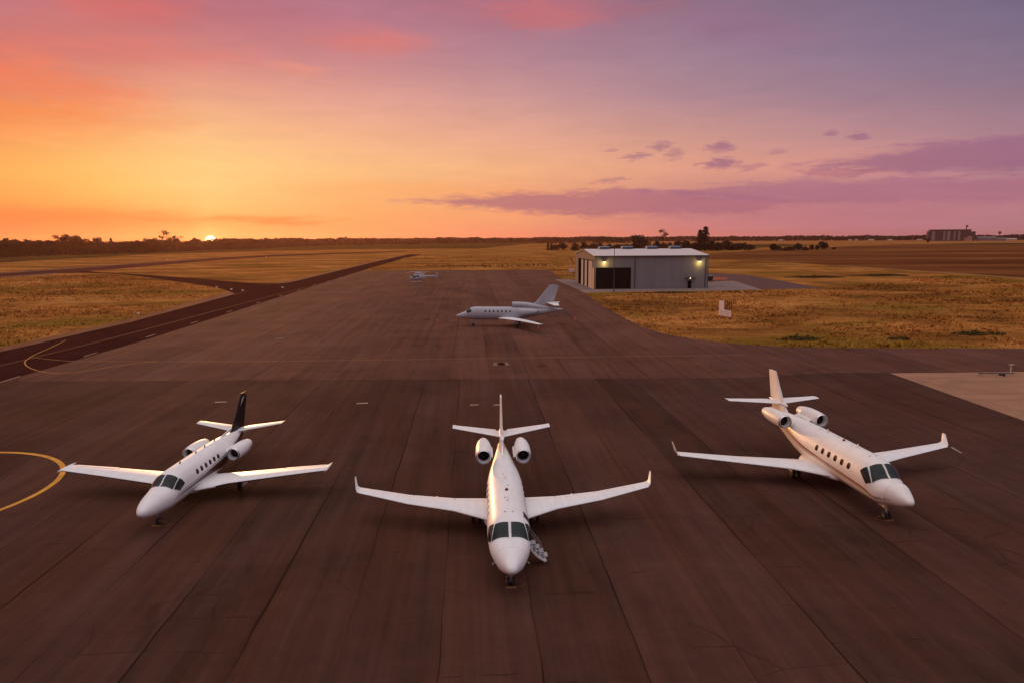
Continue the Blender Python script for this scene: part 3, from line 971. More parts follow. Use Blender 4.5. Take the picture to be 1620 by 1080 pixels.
def concrete(name, c, slab=5.0, rot=LANE):
    m, nt, b = new_mat(name)
    q = nt.mapping(nt.pos(), rot=(0, 0, rot))
    s = nt.sep(q)
    a = nt.noise(nt.mapping(q, scale=(0.5, 1.0, 1)), 0.25, 6, 0.65, 0.5)
    f = nt.noise(q, 5, 4, 0.7)
    t = nt.m('ADD', nt.m('MULTIPLY', a, 0.7), nt.m('MULTIPLY', f, 0.3))
    base = nt.ramp(t, [(0.35, tuple(x*0.72 for x in c)), (0.65, tuple(x*1.2 for x in c))])
    lines = None
    for k in (0, 1):
        fr = nt.m('FRACT', nt.m('DIVIDE', s[k], slab))
        d = nt.m('MULTIPLY', nt.m('SUBTRACT', 0.5, nt.m('ABSOLUTE', nt.m('SUBTRACT', fr, 0.5))), slab)
        ln = nt.mr(d, 0.02, 0.06, 0.45, 0.0)
        lines = ln if lines is None else nt.m('MAXIMUM', lines, ln)
    base = nt.mix(lines, base, tuple(x*0.4 for x in c))
    nt.set(b.inputs['Base Color'], base)
    b.inputs['Roughness'].default_value = 0.95
    b.inputs['Specular IOR Level'].default_value = 0.04
    return m


M_apron = asphalt('apron_asphalt', (0.066, 0.0285, 0.0195))
M_apron_old = asphalt('cross_taxiway_asphalt', (0.100, 0.041, 0.028), lane_w=4.4, var=0.95, gx=1.1)
M_taxi = asphalt('taxiway_asphalt', (0.038, 0.0112, 0.009), lanes=False, var=0.6, spec=0.0)
M_runway = asphalt('runway_asphalt', (0.080, 0.026, 0.018), lanes=False, var=0.6, spec=0.0)
M_grass = field('dry_grass_ground', [(0.105, 0.043, 0.011), (0.21, 0.082, 0.020), (0.315, 0.128, 0.032), (0.42, 0.185, 0.052)], 0.035, 0.22, (0.6, 1.0), 0.1, green=(0.145, 0.083, 0.012))
M_plow = field('plowed_earth', [(0.068, 0.022, 0.008), (0.112, 0.037, 0.013), (0.16, 0.058, 0.02), (0.24, 0.10, 0.034)], 0.012, 0.1, (0.25, 1.6), -0.08)
M_greenf = field('dark_meadow', [(0.035, 0.019, 0.006), (0.06, 0.032, 0.009), (0.08, 0.045, 0.012), (0.12, 0.07, 0.018)], 0.02, 0.2, (0.4, 1.5), -0.3)
M_wheat = field('stubble_field', [(0.19, 0.07, 0.02), (0.26, 0.10, 0.03), (0.31, 0.125, 0.04), (0.36, 0.16, 0.06)], 0.006, 0.05, (0.3, 1.4), -0.1)
M_shoulder = plain('shoulder_gravel', (0.17, 0.073, 0.036), 0.3, 0.5)
M_track = plain('dirt_track_earth', (0.27, 0.125, 0.055), 0.25, 0.3)
M_conc = concrete('pad_concrete', (0.30, 0.155, 0.095), 6.0)
M_conc2 = concrete('forecourt_concrete', (0.20, 0.145, 0.135), 5.0)
M_road = plain('side_road_asphalt', (0.105, 0.055, 0.048), 0.2, 0.4)
M_redground = plain('red_gravel', (0.28, 0.075, 0.035), 0.3, 0.6)


def marking(name, c, wear=0.45, s=1.2):
    m, nt, b = new_mat(name)
    p = nt.pos()
    w = nt.mr(nt.noise(p, s, 6, 0.7), 0.35, 0.62, 0, 1)
    nt.set(b.inputs['Base Color'], nt.mix(nt.m('MULTIPLY', w, wear), c, (0.07, 0.033, 0.025)))
    b.inputs['Specular IOR Level'].default_value = 0.15
    b.inputs['Roughness'].default_value = 0.85
    return m


M_yellow = marking('paint_yellow', (0.52, 0.25, 0.045), 0.35)
M_gold = marking('paint_gold', (0.66, 0.30, 0.035), 0.3)
M_yellow_f = marking('paint_yellow_faded', (0.27, 0.12, 0.04), 0.55)
M_whitep = marking('paint_white', (0.46, 0.33, 0.25), 0.45)
M_dash = marking('paint_white_dull', (0.36, 0.22, 0.15), 0.5)
M_dashf = marking('paint_white_worn', (0.24, 0.15, 0.11), 0.6)


def sheet(name, pts, z, mat, label=None):
    """pts: ground points in order; one flat sheet"""
    import bmesh
    bm = bmesh.new()
    vs = [bm.verts.new((p[0], p[1], z)) for p in pts]
    f = bm.faces.new(vs)
    bm.normal_update()
    if f.normal.z < 0:
        bmesh.ops.reverse_faces(bm, faces=[f])
    bmesh.ops.triangulate(bm, faces=bm.faces)
    me = bpy.data.meshes.new(name)
    bm.to_mesh(me)
    bm.free()
    me.materials.append(mat)
    o = bpy.data.objects.new(name, me)
    col.objects.link(o)
    o['kind'] = 'structure'
    return o


def strip(name, pts, w, z, mat, closed=False):
    """ribbon of width w along ground points"""
    P = [Vector((p[0], p[1], 0)) for p in pts]
    n = len(P)
    L, Rr = [], []
    for i in range(n):
        a = P[i - 1] if (i > 0 or closed) else P[i]
        b = P[(i + 1) % n] if (i < n - 1 or closed) else P[i]
        d = (b - a).normalized()
        nn = Vector((-d.y, d.x, 0))
        L.append((P[i] + nn * w/2)[:2] + (z,))
        Rr.append((P[i] - nn * w/2)[:2] + (z,))
    vs = L + Rr
    fs = []
    for i in range(n if closed else n - 1):
        k = (i + 1) % n
        fs.append((i, n + i, n + k, k))
    me = bpy.data.meshes.new(name)
    me.from_pydata(vs, [], fs)
    me.materials.append(mat)
    o = bpy.data.objects.new(name, me)
    col.objects.link(o)
    o['kind'] = 'structure'
    return o


def px(*ps):
    return [at(a, b) for a, b in ps]


def spline(pts, n=10):
    """Catmull-Rom through ground points"""
    P = [Vector(p) for p in pts]
    out = []
    for i in range(len(P) - 1):
        p0, p1, p2, p3 = P[max(i-1, 0)], P[i], P[i+1], P[min(i+2, len(P)-1)]
        for k in range(n):
            t = k / n
            out.append(0.5*((2*p1)+(p2-p0)*t+(2*p0-5*p1+4*p2-p3)*t*t+(3*p1-p0-3*p2+p3)*t**3))
    out.append(P[-1])
    return out


# one ground sheet out to the horizon
GS = 6500
sheet('ground', [(-GS, -GS), (GS, -GS), (GS, GS), (-GS, GS)], -0.02, M_grass)
# apron: near area, to the taxiway on the left and the grass triangle on the right
apron_r = spline(px((926, 465), (960, 487), (1010, 514), (1062, 530), (1140, 541), (1240, 548), (1400, 550.5), (1620, 551)), 6)
rj = random.Random(5)
apron_r = [p + Vector((rj.uniform(-0.25, 0.25), rj.uniform(-0.35, 0.35), 0)) for p in spline(apron_r, 6)]
ap = [(-75, -20), (190, -20), (190, apron_r[-1].y)] + [tuple(p[:2]) for p in apron_r[::-1]] + [tuple(p[:2]) for p in px((912, 457), (868, 427.5), (700, 427.5), (570, 428.5), (474, 460), (237, 535.5), (0, 604.5))] + [(-75, 66)]
sheet('apron', ap, 0.0, M_apron)
# the cross taxiway band, slightly paler older paving
a0, a1 = at(30, 603), at(1180, 597)
d01 = (a1 - a0).normalized()
nb = [a0, a1, at(1300, 590), at(1415, 588.5), at(1620, 586.5), at(2300, 580)]
fb = px((2300, 551), (1620, 551.5)) + [apron_r[i] for i in range(len(apron_r) - 2, 0, -1)] + px((912, 457.5), (868, 428), (700, 428), (571, 429), (474, 460.3), (237, 536), (30, 595.6))
sheet('cross_taxiway', [tuple(p[:2]) for p in nb + fb], 0.004, M_apron_old)
# taxiway with shoulder
up = px((-140, 591), (0, 556.5), (207, 509.5), (370, 466), (474, 443.5), (600, 413), (648, 402.5))
lo = px((668, 402.8), (640, 409), (571, 429), (474, 460), (237, 535.5), (0, 604.5), (-140, 645))
sheet('taxiway', [tuple(p[:2]) for p in up + lo], 0.008, M_taxi)
shl = px((-140, 584), (0, 549.5), (207, 504), (365, 461), (474, 440.5), (600, 411.5), (648, 401.8))
sheet('gravel_shoulder', [tuple(p[:2]) for p in shl + up[::-1]], -0.004, M_shoulder)
# connector and runway
cn = spline(px((474, 445), (430, 449), (370, 446), (260, 437), (160, 431), (110, 426.5)), 4) + spline(px((60, 434), (130, 432), (190, 434), (260, 443), (340, 455), (372, 465)), 4)
sheet('connecting_taxiway', [tuple(p[:2]) for p in cn], 0.012, M_taxi)
rw = px((-300, 448), (0, 431.5), (100, 425), (207, 417), (330, 409), (430, 403.5), (640, 397), (645, 398.2), (430, 406.3), (330, 413), (207, 424), (100, 432.5), (0, 439.5), (-300, 458))
sheet('runway', [tuple(p[:2]) for p in rw], 0.016, M_runway)
strip('runway_edge_line', px((-300, 449.6), (0, 432.6), (100, 426), (207, 417.8), (330, 409.7)), 1.4, 0.022, M_whitep)
strip('runway_edge_line', px((-300, 456.6), (0, 438.6), (60, 434.5), (90, 432.4)), 1.2, 0.022, M_whitep)
# fields further out
sheet('meadow', [tuple(p[:2]) for p in px((-260, 428), (0, 415.5), (240, 402.5), (430, 397), (560, 394.5), (760, 393.5), (830, 386.5), (900, 382.6), (640, 382.6), (480, 386.5), (330, 392), (240, 396), (0, 402), (-260, 412))], -0.008, M_greenf)
sheet('plowed_field', [tuple(p[:2]) for p in px((1100, 403), (1180, 397.5), (1300, 391.5), (1430, 386.8), (1620, 385.5), (2200, 386), (2200, 470), (1620, 440), (1366, 424), (1200, 412), (1100, 409))], -0.008, M_plow)
sheet('stubble_field', [tuple(p[:2]) for p in px((880, 391), (1100, 391), (1240, 387), (1400, 384.8), (2200, 383.5), (2200, 379), (1400, 379), (880, 379.6))], -0.012, M_wheat)
sheet('stubble_field', [tuple(p[:2]) for p in px((1255, 390), (1330, 387.5), (1395, 387), (1320, 391), (1255, 393.5))], -0.004, M_wheat)
sheet('meadow', [tuple(p[:2]) for p in px((1160, 394), (1240, 390.5), (1300, 387.8), (1240, 386.4), (1160, 387.5))], -0.006, M_greenf)
sheet('meadow', [tuple(p[:2]) for p in px((1430, 387.5), (2200, 388), (2200, 384.5), (1560, 384.4))], -0.004, M_greenf)
strip('dirt_track', px((1330, 420.5), (1400, 425.5), (1500, 432), (1620, 440.5), (1800, 455)), 3.5, -0.002, M_track)
# hangar forecourt, side road, concrete pad on the right
sheet('hangar_forecourt', [tuple(p[:2]) for p in px((878, 442.5), (902, 442.3), (918, 445.5), (942, 457.8), (1116, 456), (1118, 447), (1160, 444.5), (1206, 458.4), (1118, 460.5), (1010, 461.3), (938, 462.8), (926, 463.5))], 0.010, M_conc2)
sheet('side_road', [tuple(p[:2]) for p in px((1118, 432), (1180, 435), (1240, 445), (1300, 456.5), (1206, 458.0), (1160, 444), (1118, 446.5))], 0.014, M_road)
sheet('gravel_yard', [tuple(p[:2]) for p in px((1124, 438.6), (1150, 439.5), (1152, 442.2), (1126, 443.2))], 0.018, M_redground)
sheet('concrete_pad', [tuple(p[:2]) for p in px((1408, 590), (1620, 587.5), (2100, 582), (2300, 860), (1620, 665))], 0.012, M_conc)

# painted lines
strip('taxi_line', spline(px((-140, 612), (0, 578.5), (207, 527), (400, 476), (560, 434), (650, 405.5)), 8), 0.16, 0.013, M_yellow_f)
strip('cross_line', spline(px((110, 571.2), (200, 571.6), (400, 571.2), (640, 568.5), (900, 564.5), (1180, 561.5)), 8), 0.20, 0.009, M_yellow_f)
strip('lead_line', spline(px((104, 538), (80, 550), (55, 561), (41, 570), (40, 576), (48, 582), (66, 587.5), (92, 590), (130, 587.5), (170, 581), (215, 574.5), (250, 571.8)), 8), 0.13, 0.018, M_yellow)
strip('lead_line', spline(px((50, 565), (80, 568.5), (112, 571.1), (150, 571.6)), 8), 0.20, 0.0175, M_yellow_f)
cx, cy, cr = -37.4, 41.0, 8.35
strip('painted_circle', [(cx + cr*math.cos(2*PI*i/96), cy + cr*math.sin(2*PI*i/96)) for i in range(96)], 0.34, 0.006, M_gold, closed=True)
# dashes along the apron edge
e0 = px((0, 604.5), (237, 535.5), (474, 460), (571, 429))
for k, t in enumerate((0.0, 0.065, 0.135, 0.205, 0.28, 0.36, 0.44, 0.52, 0.60, 0.69, 0.78, 0.87)):
    # spaced evenly on the ground from the near corner
    tot = (e0[2] - e0[0])
    p = e0[0] + (e0[3] - e0[0]) * t
    d = (e0[3] - e0[0]).normalized()
    strip('edge_dash', [p, p + d * 3.4], 0.24, 0.015, M_dash)
# short pale dashes on the apron (aircraft parking marks)
for x0, x1, y in ((564, 582, 637.5), (744, 757, 640), (781, 792, 640), (340, 358, 635.5), (711, 723, 507), (436, 449, 535)):
    z = 0.009
    strip('parking_dash', [at(x0, y + 0.2), at(x1, y - 0.4)], 0.32, z, M_whitep)
strip('parking_dash', [at(1505, 706.5), at(1521, 716)], 0.12, 0.006, M_whitep)
q0 = px((781, 573.5), (803, 573.2), (806, 577.4), (780, 577.6))
sheet('parking_mark', [tuple(p[:2]) for p in q0], 0.009, M_dashf)
c0 = at(793, 575.5)
sheet('parking_spot', [(c0.x + 0.55*math.cos(2*PI*i/20), c0.y + 1.0*math.sin(2*PI*i/20)) for i in range(20)], 0.013, M_taxi)

# ------------------------------------------------------------------ hangar
def cladding(name, c, pitch=0.9, var=0.08):
    m, nt, b = new_mat(name)
    p = nt.objco()
    s = nt.sep(p)
    u = nt.m('ADD', s[0], s[1])
    fr = nt.m('FRACT', nt.m('DIVIDE', u, pitch))
    rib = nt.mr(nt.m('ABSOLUTE', nt.m('SUBTRACT', fr, 0.5)), 0.40, 0.5, 0, 1)
    st = nt.noise(nt.mapping(p, scale=(1, 1, 0.15)), 0.6, 5, 0.6)
    base = nt.ramp(st, [(0.3, tuple(x*(1-var) for x in c)), (0.7, tuple(x*(1+var) for x in c))])
    base = nt.mix(nt.m('MULTIPLY', rib, 0.12), base, tuple(x*0.6 for x in c))
    nt.set(b.inputs['Base Color'], base)
    b.inputs['Roughness'].default_value = 0.85
    b.inputs['Specular IOR Level'].default_value = 0.08
    nt.set(b.inputs['Normal'], nt.bump(rib, 0.18, 0.03))
    return m


M_clad = cladding('hangar_grey_cladding', (0.20, 0.185, 0.19))
M_clad_w = cladding('hangar_gable_cladding', (0.19, 0.145, 0.14))
M_roof = cladding('hangar_roof_white', (0.55, 0.475, 0.45), 0.6, 0.06)
M_trim = simple('hangar_trim', (0.055, 0.04, 0.04), 0.5)
M_doorw = cladding('hangar_door_white', (0.44, 0.37, 0.35), 1.2)
M_brick = simple('hangar_rust_panel', (0.17, 0.05, 0.03), 0.7, vscale=3)
M_dark = simple('hangar_dark_interior', (0.006, 0.005, 0.006), 0.9, spec=0.0)
M_dglass = simple('hangar_dark_glass', (0.004, 0.004, 0.005), 0.3, spec=0.12)
M_dframe = simple('door_frame_dark', (0.012, 0.01, 0.01), 0.8, spec=0.05)
M_vent = simple('roof_vent_blue', (0.10, 0.13, 0.19), 0.7, 0.0)
M_lampglow = simple('lamp_glow', (0.9, 0.75, 0.3), 0.5, emit=(1.0, 0.72, 0.20), es=9.0)
M_lampglow2 = simple('door_lamp_glow', (0.9, 0.85, 0.7), 0.5, emit=(1.0, 0.85, 0.6), es=4.0)

HX, HY = 24.6, 208.0
hang = empty('hangar', (HX, HY, 0.0), math.atan2(2.5, 34.2))
tag(hang, 'grey metal hangar with a white roof and two lit wall lamps, beyond the apron', 'hangar')
HW, HD, HE, HP = 34.3, 34.0, 9.75, 11.45
# walls: front (with the dark opening cut out), right, back, gable left
OX0, OX1, OZ = 0.35, 11.0, 6.35
fw = MB()
fw.box((OX0/2, 0.1, HE/2), (OX0, 0.2, HE))
fw.box(((OX0+OX1)/2, 0.1, (OZ+HE)/2), (OX1-OX0, 0.2, HE-OZ))
fw.box(((OX1+HW)/2, 0.1, HE/2), (HW-OX1, 0.2, HE))
front = fw.build('wall', M_clad, hang)
front['label'] = 'long grey front wall'


def gable(x, mat, doorhole=None):
    mb = MB()
    pts = [(0.2, 0), (HD-0.2, 0), (HD-0.2, HE), (HD/2, HP-0.1), (0.2, HE)]
    rings = [[(xx, y, z) for y, z in pts] for xx in (x, x + 0.2)]
    return mb.loft(rings).build('wall', mat, hang, 20)


gl = gable(0.0, M_clad_w)
gable(HW - 0.2, M_clad)
MB().box((HW/2, HD - 0.1, HE/2), (HW, 0.2, HE)).build('wall', M_clad, hang)
# opening: dark room behind and tinted glazed door leaves set back
MB().box(((OX0+OX1)/2, 3.4, OZ/2), (OX1-OX0+0.4, 0.1, OZ)).box(((OX0+OX1)/2, 1.8, 0.03), (OX1-OX0, 3.1, 0.05)).build('hangar_interior', M_dark, hang)
bi = MB()
for k in range(4):
    w = (OX1-OX0)/4
    bi.box((OX0 + w*(k+0.5), 0.35, OZ/2), (w - 0.12, 0.04, OZ - 0.1))
bid = bi.build('glazed_door', M_dglass, hang)
mb = MB()
for k in range(5):
    mb.box((OX0 + (OX1-OX0)*k/4, 0.33, OZ/2), (0.10, 0.12, OZ))
for z in (0.06, 2.2, 4.3, OZ - 0.06):
    mb.box(((OX0+OX1)/2, 0.325, z), (OX1-OX0, 0.09, 0.08))
mb.build('door_frame', M_dframe, bid)
# roof
mb = MB()
ov = 0.35
for sgn in (0, 1):
    y0, y1 = (-ov, HD/2) if sgn == 0 else (HD/2, HD + ov)
    z0, z1 = (HE + 0.02 - ov*(HP-HE)/(HD/2), HP) if sgn == 0 else (HP, HE + 0.02 - ov*(HP-HE)/(HD/2))
    rings = [[(x, y0, z0), (x, y1, z1), (x, y1, z1 + 0.14), (x, y0, z0 + 0.14)] for x in (-ov, HW + ov)]
    mb.loft(rings)
roof = mb.build('roof', M_roof, hang, 20)
for xv in (6.2, 13.6, 21.6, 29.2):
    v = MB().box((xv, HD/2, HP + 0.42), (3.3, 2.2, 0.6))
    rings = [[(xv - 1.9, HD/2 - 1.5, HP + 0.72), (xv + 1.9, HD/2 - 1.5, HP + 0.72), (xv + 1.9, HD/2 + 1.5, HP + 0.72), (xv - 1.9, HD/2 + 1.5, HP + 0.72)],
             [(xv - 1.4, HD/2 - 0.6, HP + 0.98), (xv + 1.4, HD/2 - 0.6, HP + 0.98), (xv + 1.4, HD/2 + 0.6, HP + 0.98), (xv - 1.4, HD/2 + 0.6, HP + 0.98)]]
    v.loft(rings)
    v.build('roof_vent', M_vent, roof, 20)
MB().box((HW/2, -ov - 0.06, HE - 0.06), (HW + 2*ov, 0.14, 0.24)).build('gutter', M_trim, roof)
for xd in (12.1, HW - 0.75):
    MB().box((xd, -0.07, HE/2 - 0.1), (0.22, 0.14, HE - 0.2)).build('downpipe', M_trim, hang)
MB().box((HW + 0.06, -0.02, HE/2), (0.14, 0.22, HE)).build('corner_trim', M_trim, hang)
MB().box((-0.06, -0.02, HE/2 + 3.1), (0.14, 0.2, HE - 6.2)).build('corner_trim', M_clad_w, hang)
# gable end: tall white sliding door leaves, dark gaps between
for k, (ya, yb) in enumerate(((3.0, 9.2), (12.0, 15.6), (18.8, 22.2))):
    MB().box((-0.12, (ya+yb)/2, 4.1), (0.14, yb-ya, 8.2)).build('sliding_door', M_doorw, hang)
MB().box((-0.03, 15.6, 4.15), (0.05, 26.0, 8.3)).build('door_recess', M_dark, hang)
MB().box((-0.10, 15.6, 8.42), (0.18, 26.4, 0.2)).build('door_track', M_dframe, hang)
MB().box((-0.10, 1.35, 3.15), (0.16, 2.3, 6.3)).build('rust_panel', M_brick, hang)
# side door with canopy and lamps
sd = MB().box((28.8, -0.04, 1.2), (1.15, 0.08, 2.4)).build('side_door', M_trim, hang)
MB().box((28.82, -0.10, 1.15), (0.95, 0.05, 2.2)).build('door_leaf', M_dark, sd)
MB().box((29.15, -0.16, 1.1), (0.06, 0.08, 0.16)).build('handle', M_gear, sd)
MB().box((28.9, -0.7, 3.25), (3.1, 1.4, 0.14)).tube((27.6, -0.05, 4.2), (27.6, -1.3, 3.33), 0.03).tube((30.2, -0.05, 4.2), (30.2, -1.3, 3.33), 0.03).build('canopy', M_trim, hang)
MB().revolve([(0, 0.05), (0.03, 0.16), (0.14, 0.14)], (28.9, -0.45, 2.98), 'z', 12).build('door_lamp', M_lampglow2, hang)
for xl in (2.75, 31.6):
    lamp = MB().revolve([(0.0, 0.42), (0.18, 0.38), (0.34, 0.2), (0.40, 0.06)], (xl, -0.62, 8.05), 'z', 18).tube((xl, -0.02, 8.35), (xl, -0.62, 8.38), 0.05).build('wall_lamp', M_trim, hang)
    MB().revolve([(-0.14, 0.03), (-0.10, 0.22), (0.0, 0.34), (0.05, 0.2)], (xl, -0.62, 8.0), 'z', 14).build('lamp_bulb', M_lampglow, lamp)
    ld = bpy.data.lights.new('lamp_light', 'POINT')
    ld.energy = 210
    ld.color = (1.0, 0.74, 0.20)
    ld.shadow_soft_size = 0.25
    lo_ = bpy.data.objects.new('lamp_light', ld)
    col.objects.link(lo_)
    lo_.parent = hang
    lo_.location = (xl, -1.0, 7.6)

# ------------------------------------------------------------------ small things round the hangar
M_pole = simple('pole_dark', (0.05, 0.045, 0.05), 0.5)
M_polew = simple('pole_pale', (0.55, 0.48, 0.44), 0.5)
p = at(971, 461.6)
mast = empty('light_mast', p)
tag(mast, 'thin dark mast standing in front of the hangar', 'mast')
MB().tube((0, 0, 0.0), (0, 0, 12.6), 0.14, 0.08, 10).build('pole', M_pole, mast)
MB().box((0, 0, 0.12), (0.7, 0.7, 0.24)).build('base', M_conc2, mast)
MB().tube((0, 0, 12.5), (0, 0, 13.1), 0.05).build('lightning_rod', M_pole, mast)

p = at(900.5, 443)
ws = empty('windsock', p)
tag(ws, 'pale pole with a faded orange windsock left of the hangar', 'windsock')
MB().tube((0, 0, 0), (0, 0, 8.6), 0.09, 0.06, 10).build('pole', M_polew, ws)
rings = []
for i in range(7):
    t = i / 6
    c = Vector((0.15 + 1.5*t, 0.1*t, 8.3 - 2.9*t**1.5))
    r = 0.46 - 0.26*t
    rings.append([c + Vector((0.5*r*math.cos(2*PI*k/12), r*math.sin(2*PI*k/12), 0.8*r*math.cos(2*PI*k/12))) for k in range(12)])
MB().loft(rings, False, False).build('sock', simple('windsock_orange', (0.45, 0.10, 0.03), 0.8), ws)

p = at(904.5, 441)
bx = empty('fuel_cabinet', p)
tag(bx, 'pale grey cabinet on legs beside the windsock pole', 'cabinet')
MB().box((0, 0, 3.0), (1.9, 1.2, 0.9)).build('body', M_polew, bx)
MB().box((0, 0, 3.5), (2.1, 1.4, 0.1)).build('lid', M_polew, bx)
for sx_ in (-0.8, 0.8):
    for sy_ in (-0.45, 0.45):
        MB().tube((sx_, sy_, 0), (sx_, sy_, 2.6), 0.06).build('leg', M_pole, bx)

p = at(1122, 444.6)
bn = empty('dumpster', p)
tag(bn, 'dark dumpster at the right corner of the hangar', 'dumpster')
rings = [[(-1.0, -0.7, 0.15), (1.0, -0.7, 0.15), (1.0, 0.7, 0.15), (-1.0, 0.7, 0.15)], [(-1.2, -0.85, 1.6), (1.2, -0.85, 1.6), (1.2, 0.85, 1.9), (-1.2, 0.85, 1.9)]]
MB().loft(rings).build('body', simple('dumpster_green', (0.012, 0.016, 0.016), 0.6), bn, 20)
rings = [[(-1.25, -0.9, 1.6), (1.25, -0.9, 1.6), (1.25, 0.9, 1.92), (-1.25, 0.9, 1.92)], [(-1.25, -0.9, 1.68), (1.25, -0.9, 1.68), (1.25, 0.9, 2.0), (-1.25, 0.9, 2.0)]]
MB().loft(rings).build('lid', simple('dumpster_lid', (0.05, 0.06, 0.065), 0.5), bn, 20)
for a in (-0.8, 0.8):
    for b_ in (-0.5, 0.5):
        MB().tube((a, b_ - 0.04, 0.08), (a, b_ + 0.04, 0.08), 0.08, 0.08, 12).build('wheel', M_tyre, bn)

# billboard in the grass: tall panel and low wide panel on posts
M_post = simple('post_wood', (0.10, 0.05, 0.03), 0.8)
M_board = simple('board_white', (0.82, 0.74, 0.66), 0.6, vscale=3)
M_ink = simple('board_ink', (0.42, 0.33, 0.29), 0.6)
p = at(1146.5, 504)
sg = empty('site_sign', p, R(-68))
sg.scale = (1.3, 1.0, 0.9)
tag(sg, 'white L-shaped signboard on wooden posts in the grass before the hangar', 'sign')
for xx in (-1.25, -0.7, -0.15, 0.4, 0.85, 1.25):
    MB().box((xx, 0.08, 1.9), (0.10, 0.10, 3.8 if xx > -0.9 else 3.9)).build('post', M_post, sg)
b1 = MB().box((0.0, 0, 1.15), (2.7, 0.06, 1.25)).build('panel', M_board, sg)
MB().box((-0.78, 0.0, 2.72), (1.14, 0.06, 1.88)).build('panel', M_board, sg)
mb = MB()
rnd = random.Random(4)
for z, hgt in ((1.45, 0.13), (1.22, 0.07), (1.0, 0.10), (0.82, 0.06)):
    x = -1.05
    while x < 1.0:
        w = rnd.uniform(0.08, 0.3)
        mb.box((x + w/2, -0.034, z), (w, 0.006, hgt))
        x += w + 0.07
mb.build('lettering', M_ink, b1)
MB().box((0.3, 0.05, 3.5), (2.2, 0.06, 0.09)).build('rail', M_post, sg)

# traffic cones by the grey jet
def cone(label, p):
    c = empty('traffic_cone', (p.x, p.y, 0.004))
    tag(c, label, 'traffic cone', 'red traffic cones round the grey jet')
    MB().revolve([(0.04, 0.20), (0.06, 0.19), (0.9, 0.05), (0.92, 0.03)], (0, 0, 0), 'z', 16).build('body', M_cone, c)
    MB().box((0, 0, 0.02), (0.5, 0.5, 0.04)).build('base', M_rubber, c)
    MB().revolve([(0.42, 0.132), (0.62, 0.10)], (0, 0, 0), 'z', 16).build('reflective_band', M_whitep, c)


cone('red traffic cone under the wing tip of the grey jet', at(851.5, 522))
cone('red traffic cone ahead of the nose of the grey jet', at(693, 511))
cone('red traffic cone behind the tail of the grey jet', at(910, 508))

# towbar on the concrete pad
p = at(1582, 594)
tb = empty('towbar', p, R(-3))
tag(tb, 'pale aircraft towbar with an upright handle on the concrete pad', 'towbar')
MB().tube((-2.1, 0, 0.28), (1.5, 0, 0.30), 0.06, 0.06, 10).build('bar', M_pole, tb)
MB().tube((1.1, 0, 0.25), (1.1, 0, 1.25), 0.045).tube((0.85, 0, 1.25), (1.4, 0, 1.25), 0.04).build('handle', M_polew, tb)
MB().box((-2.2, 0, 0.28), (0.3, 0.35, 0.12)).build('hitch_head', M_pole, tb)
for s in (-1, 1):
    MB().tube((0.2, 0.3*s - 0.05, 0.16), (0.2, 0.3*s + 0.05, 0.16), 0.16, 0.16, 14).build('wheel', M_tyre, tb)

# taxiway edge markers
M_mark = simple('marker_white', (0.72, 0.60, 0.52), 0.5)
def marker(p, rz=0):
    m = empty('taxiway_marker', p, rz)
    MB().box((0, 0, 0.36), (0.5, 0.2, 0.36)).build('panel', M_mark, m)
    MB().tube((-0.25, 0, 0), (-0.25, 0, 0.2), 0.04).tube((0.25, 0, 0), (0.25, 0, 0.2), 0.04).build('stand', M_pole, m)
    return m


mk = [(219, 498.5), (343, 456), (366, 459.5), (384, 461.5), (447, 456.5), (264, 411.5), (421, 407.2)]
base_m = None
for i, (x, y) in enumerate(mk):
    q = at(x, y)
    if base_m is None:
        base_m = marker(q)
        m_ = base_m
    else:
        m_ = copy_tree(base_m)
        m_.location = q
    tag(m_, 'small white marker box in the grass along the taxiways and runway on the left', 'marker', 'white edge markers beside the taxiways')

# ------------------------------------------------------------------ vegetation
def leaf_mat(name, c, var=0.5, tr=0.15):
    m, nt, b = new_mat(name)
    oi = nt.node('ShaderNodeObjectInfo').outputs['Random']
    n = nt.noise(nt.objco(), 0.5, 3)
    t = nt.m('ADD', nt.m('MULTIPLY', n, 0.8), nt.m('MULTIPLY', oi, 0.2))
    nt.set(b.inputs['Base Color'], nt.ramp(t, [(0.3, tuple(x*(1-var) for x in c)), (0.7, tuple(x*(1+var) for x in c))]))
    b.inputs['Roughness'].default_value = 0.8
    b.inputs['Specular IOR Level'].default_value = 0.15
    return m


M_leaf = leaf_mat('foliage_dark', (0.026, 0.018, 0.009))
M_leaf2 = leaf_mat('foliage_warm', (0.032, 0.018, 0.009))
M_leaf3 = leaf_mat('foliage_conifer', (0.018, 0.018, 0.012))
M_bark = simple('bark', (0.045, 0.028, 0.02), 0.9)
M_shrub = leaf_mat('shrub_foliage', (0.075, 0.05, 0.011))


def leaves(mb, c, rad, n, size, rnd, flat=1.0):
    for _ in range(n):
        d = Vector((rnd.gauss(0, 1), rnd.gauss(0, 1), rnd.gauss(0, 1))).normalized()
        r = rnd.random() ** 0.4
        p = Vector(c) + Vector((d.x*rad[0]*r, d.y*rad[1]*r, d.z*rad[2]*r))
        a = Vector((rnd.gauss(0, 1), rnd.gauss(0, 1), rnd.gauss(0, 1)*flat)).normalized()
        b = a.orthogonal().normalized()
        b = (Matrix.Rotation(rnd.uniform(0, 6.3), 3, a) @ b)
        c2 = a.cross(b)
        s = size * rnd.uniform(0.6, 1.3)
        mb.add([p + b*s*0.5, p + c2*s*0.32, p - b*s*0.5, p - c2*s*0.32], [(0, 1, 2, 3)])


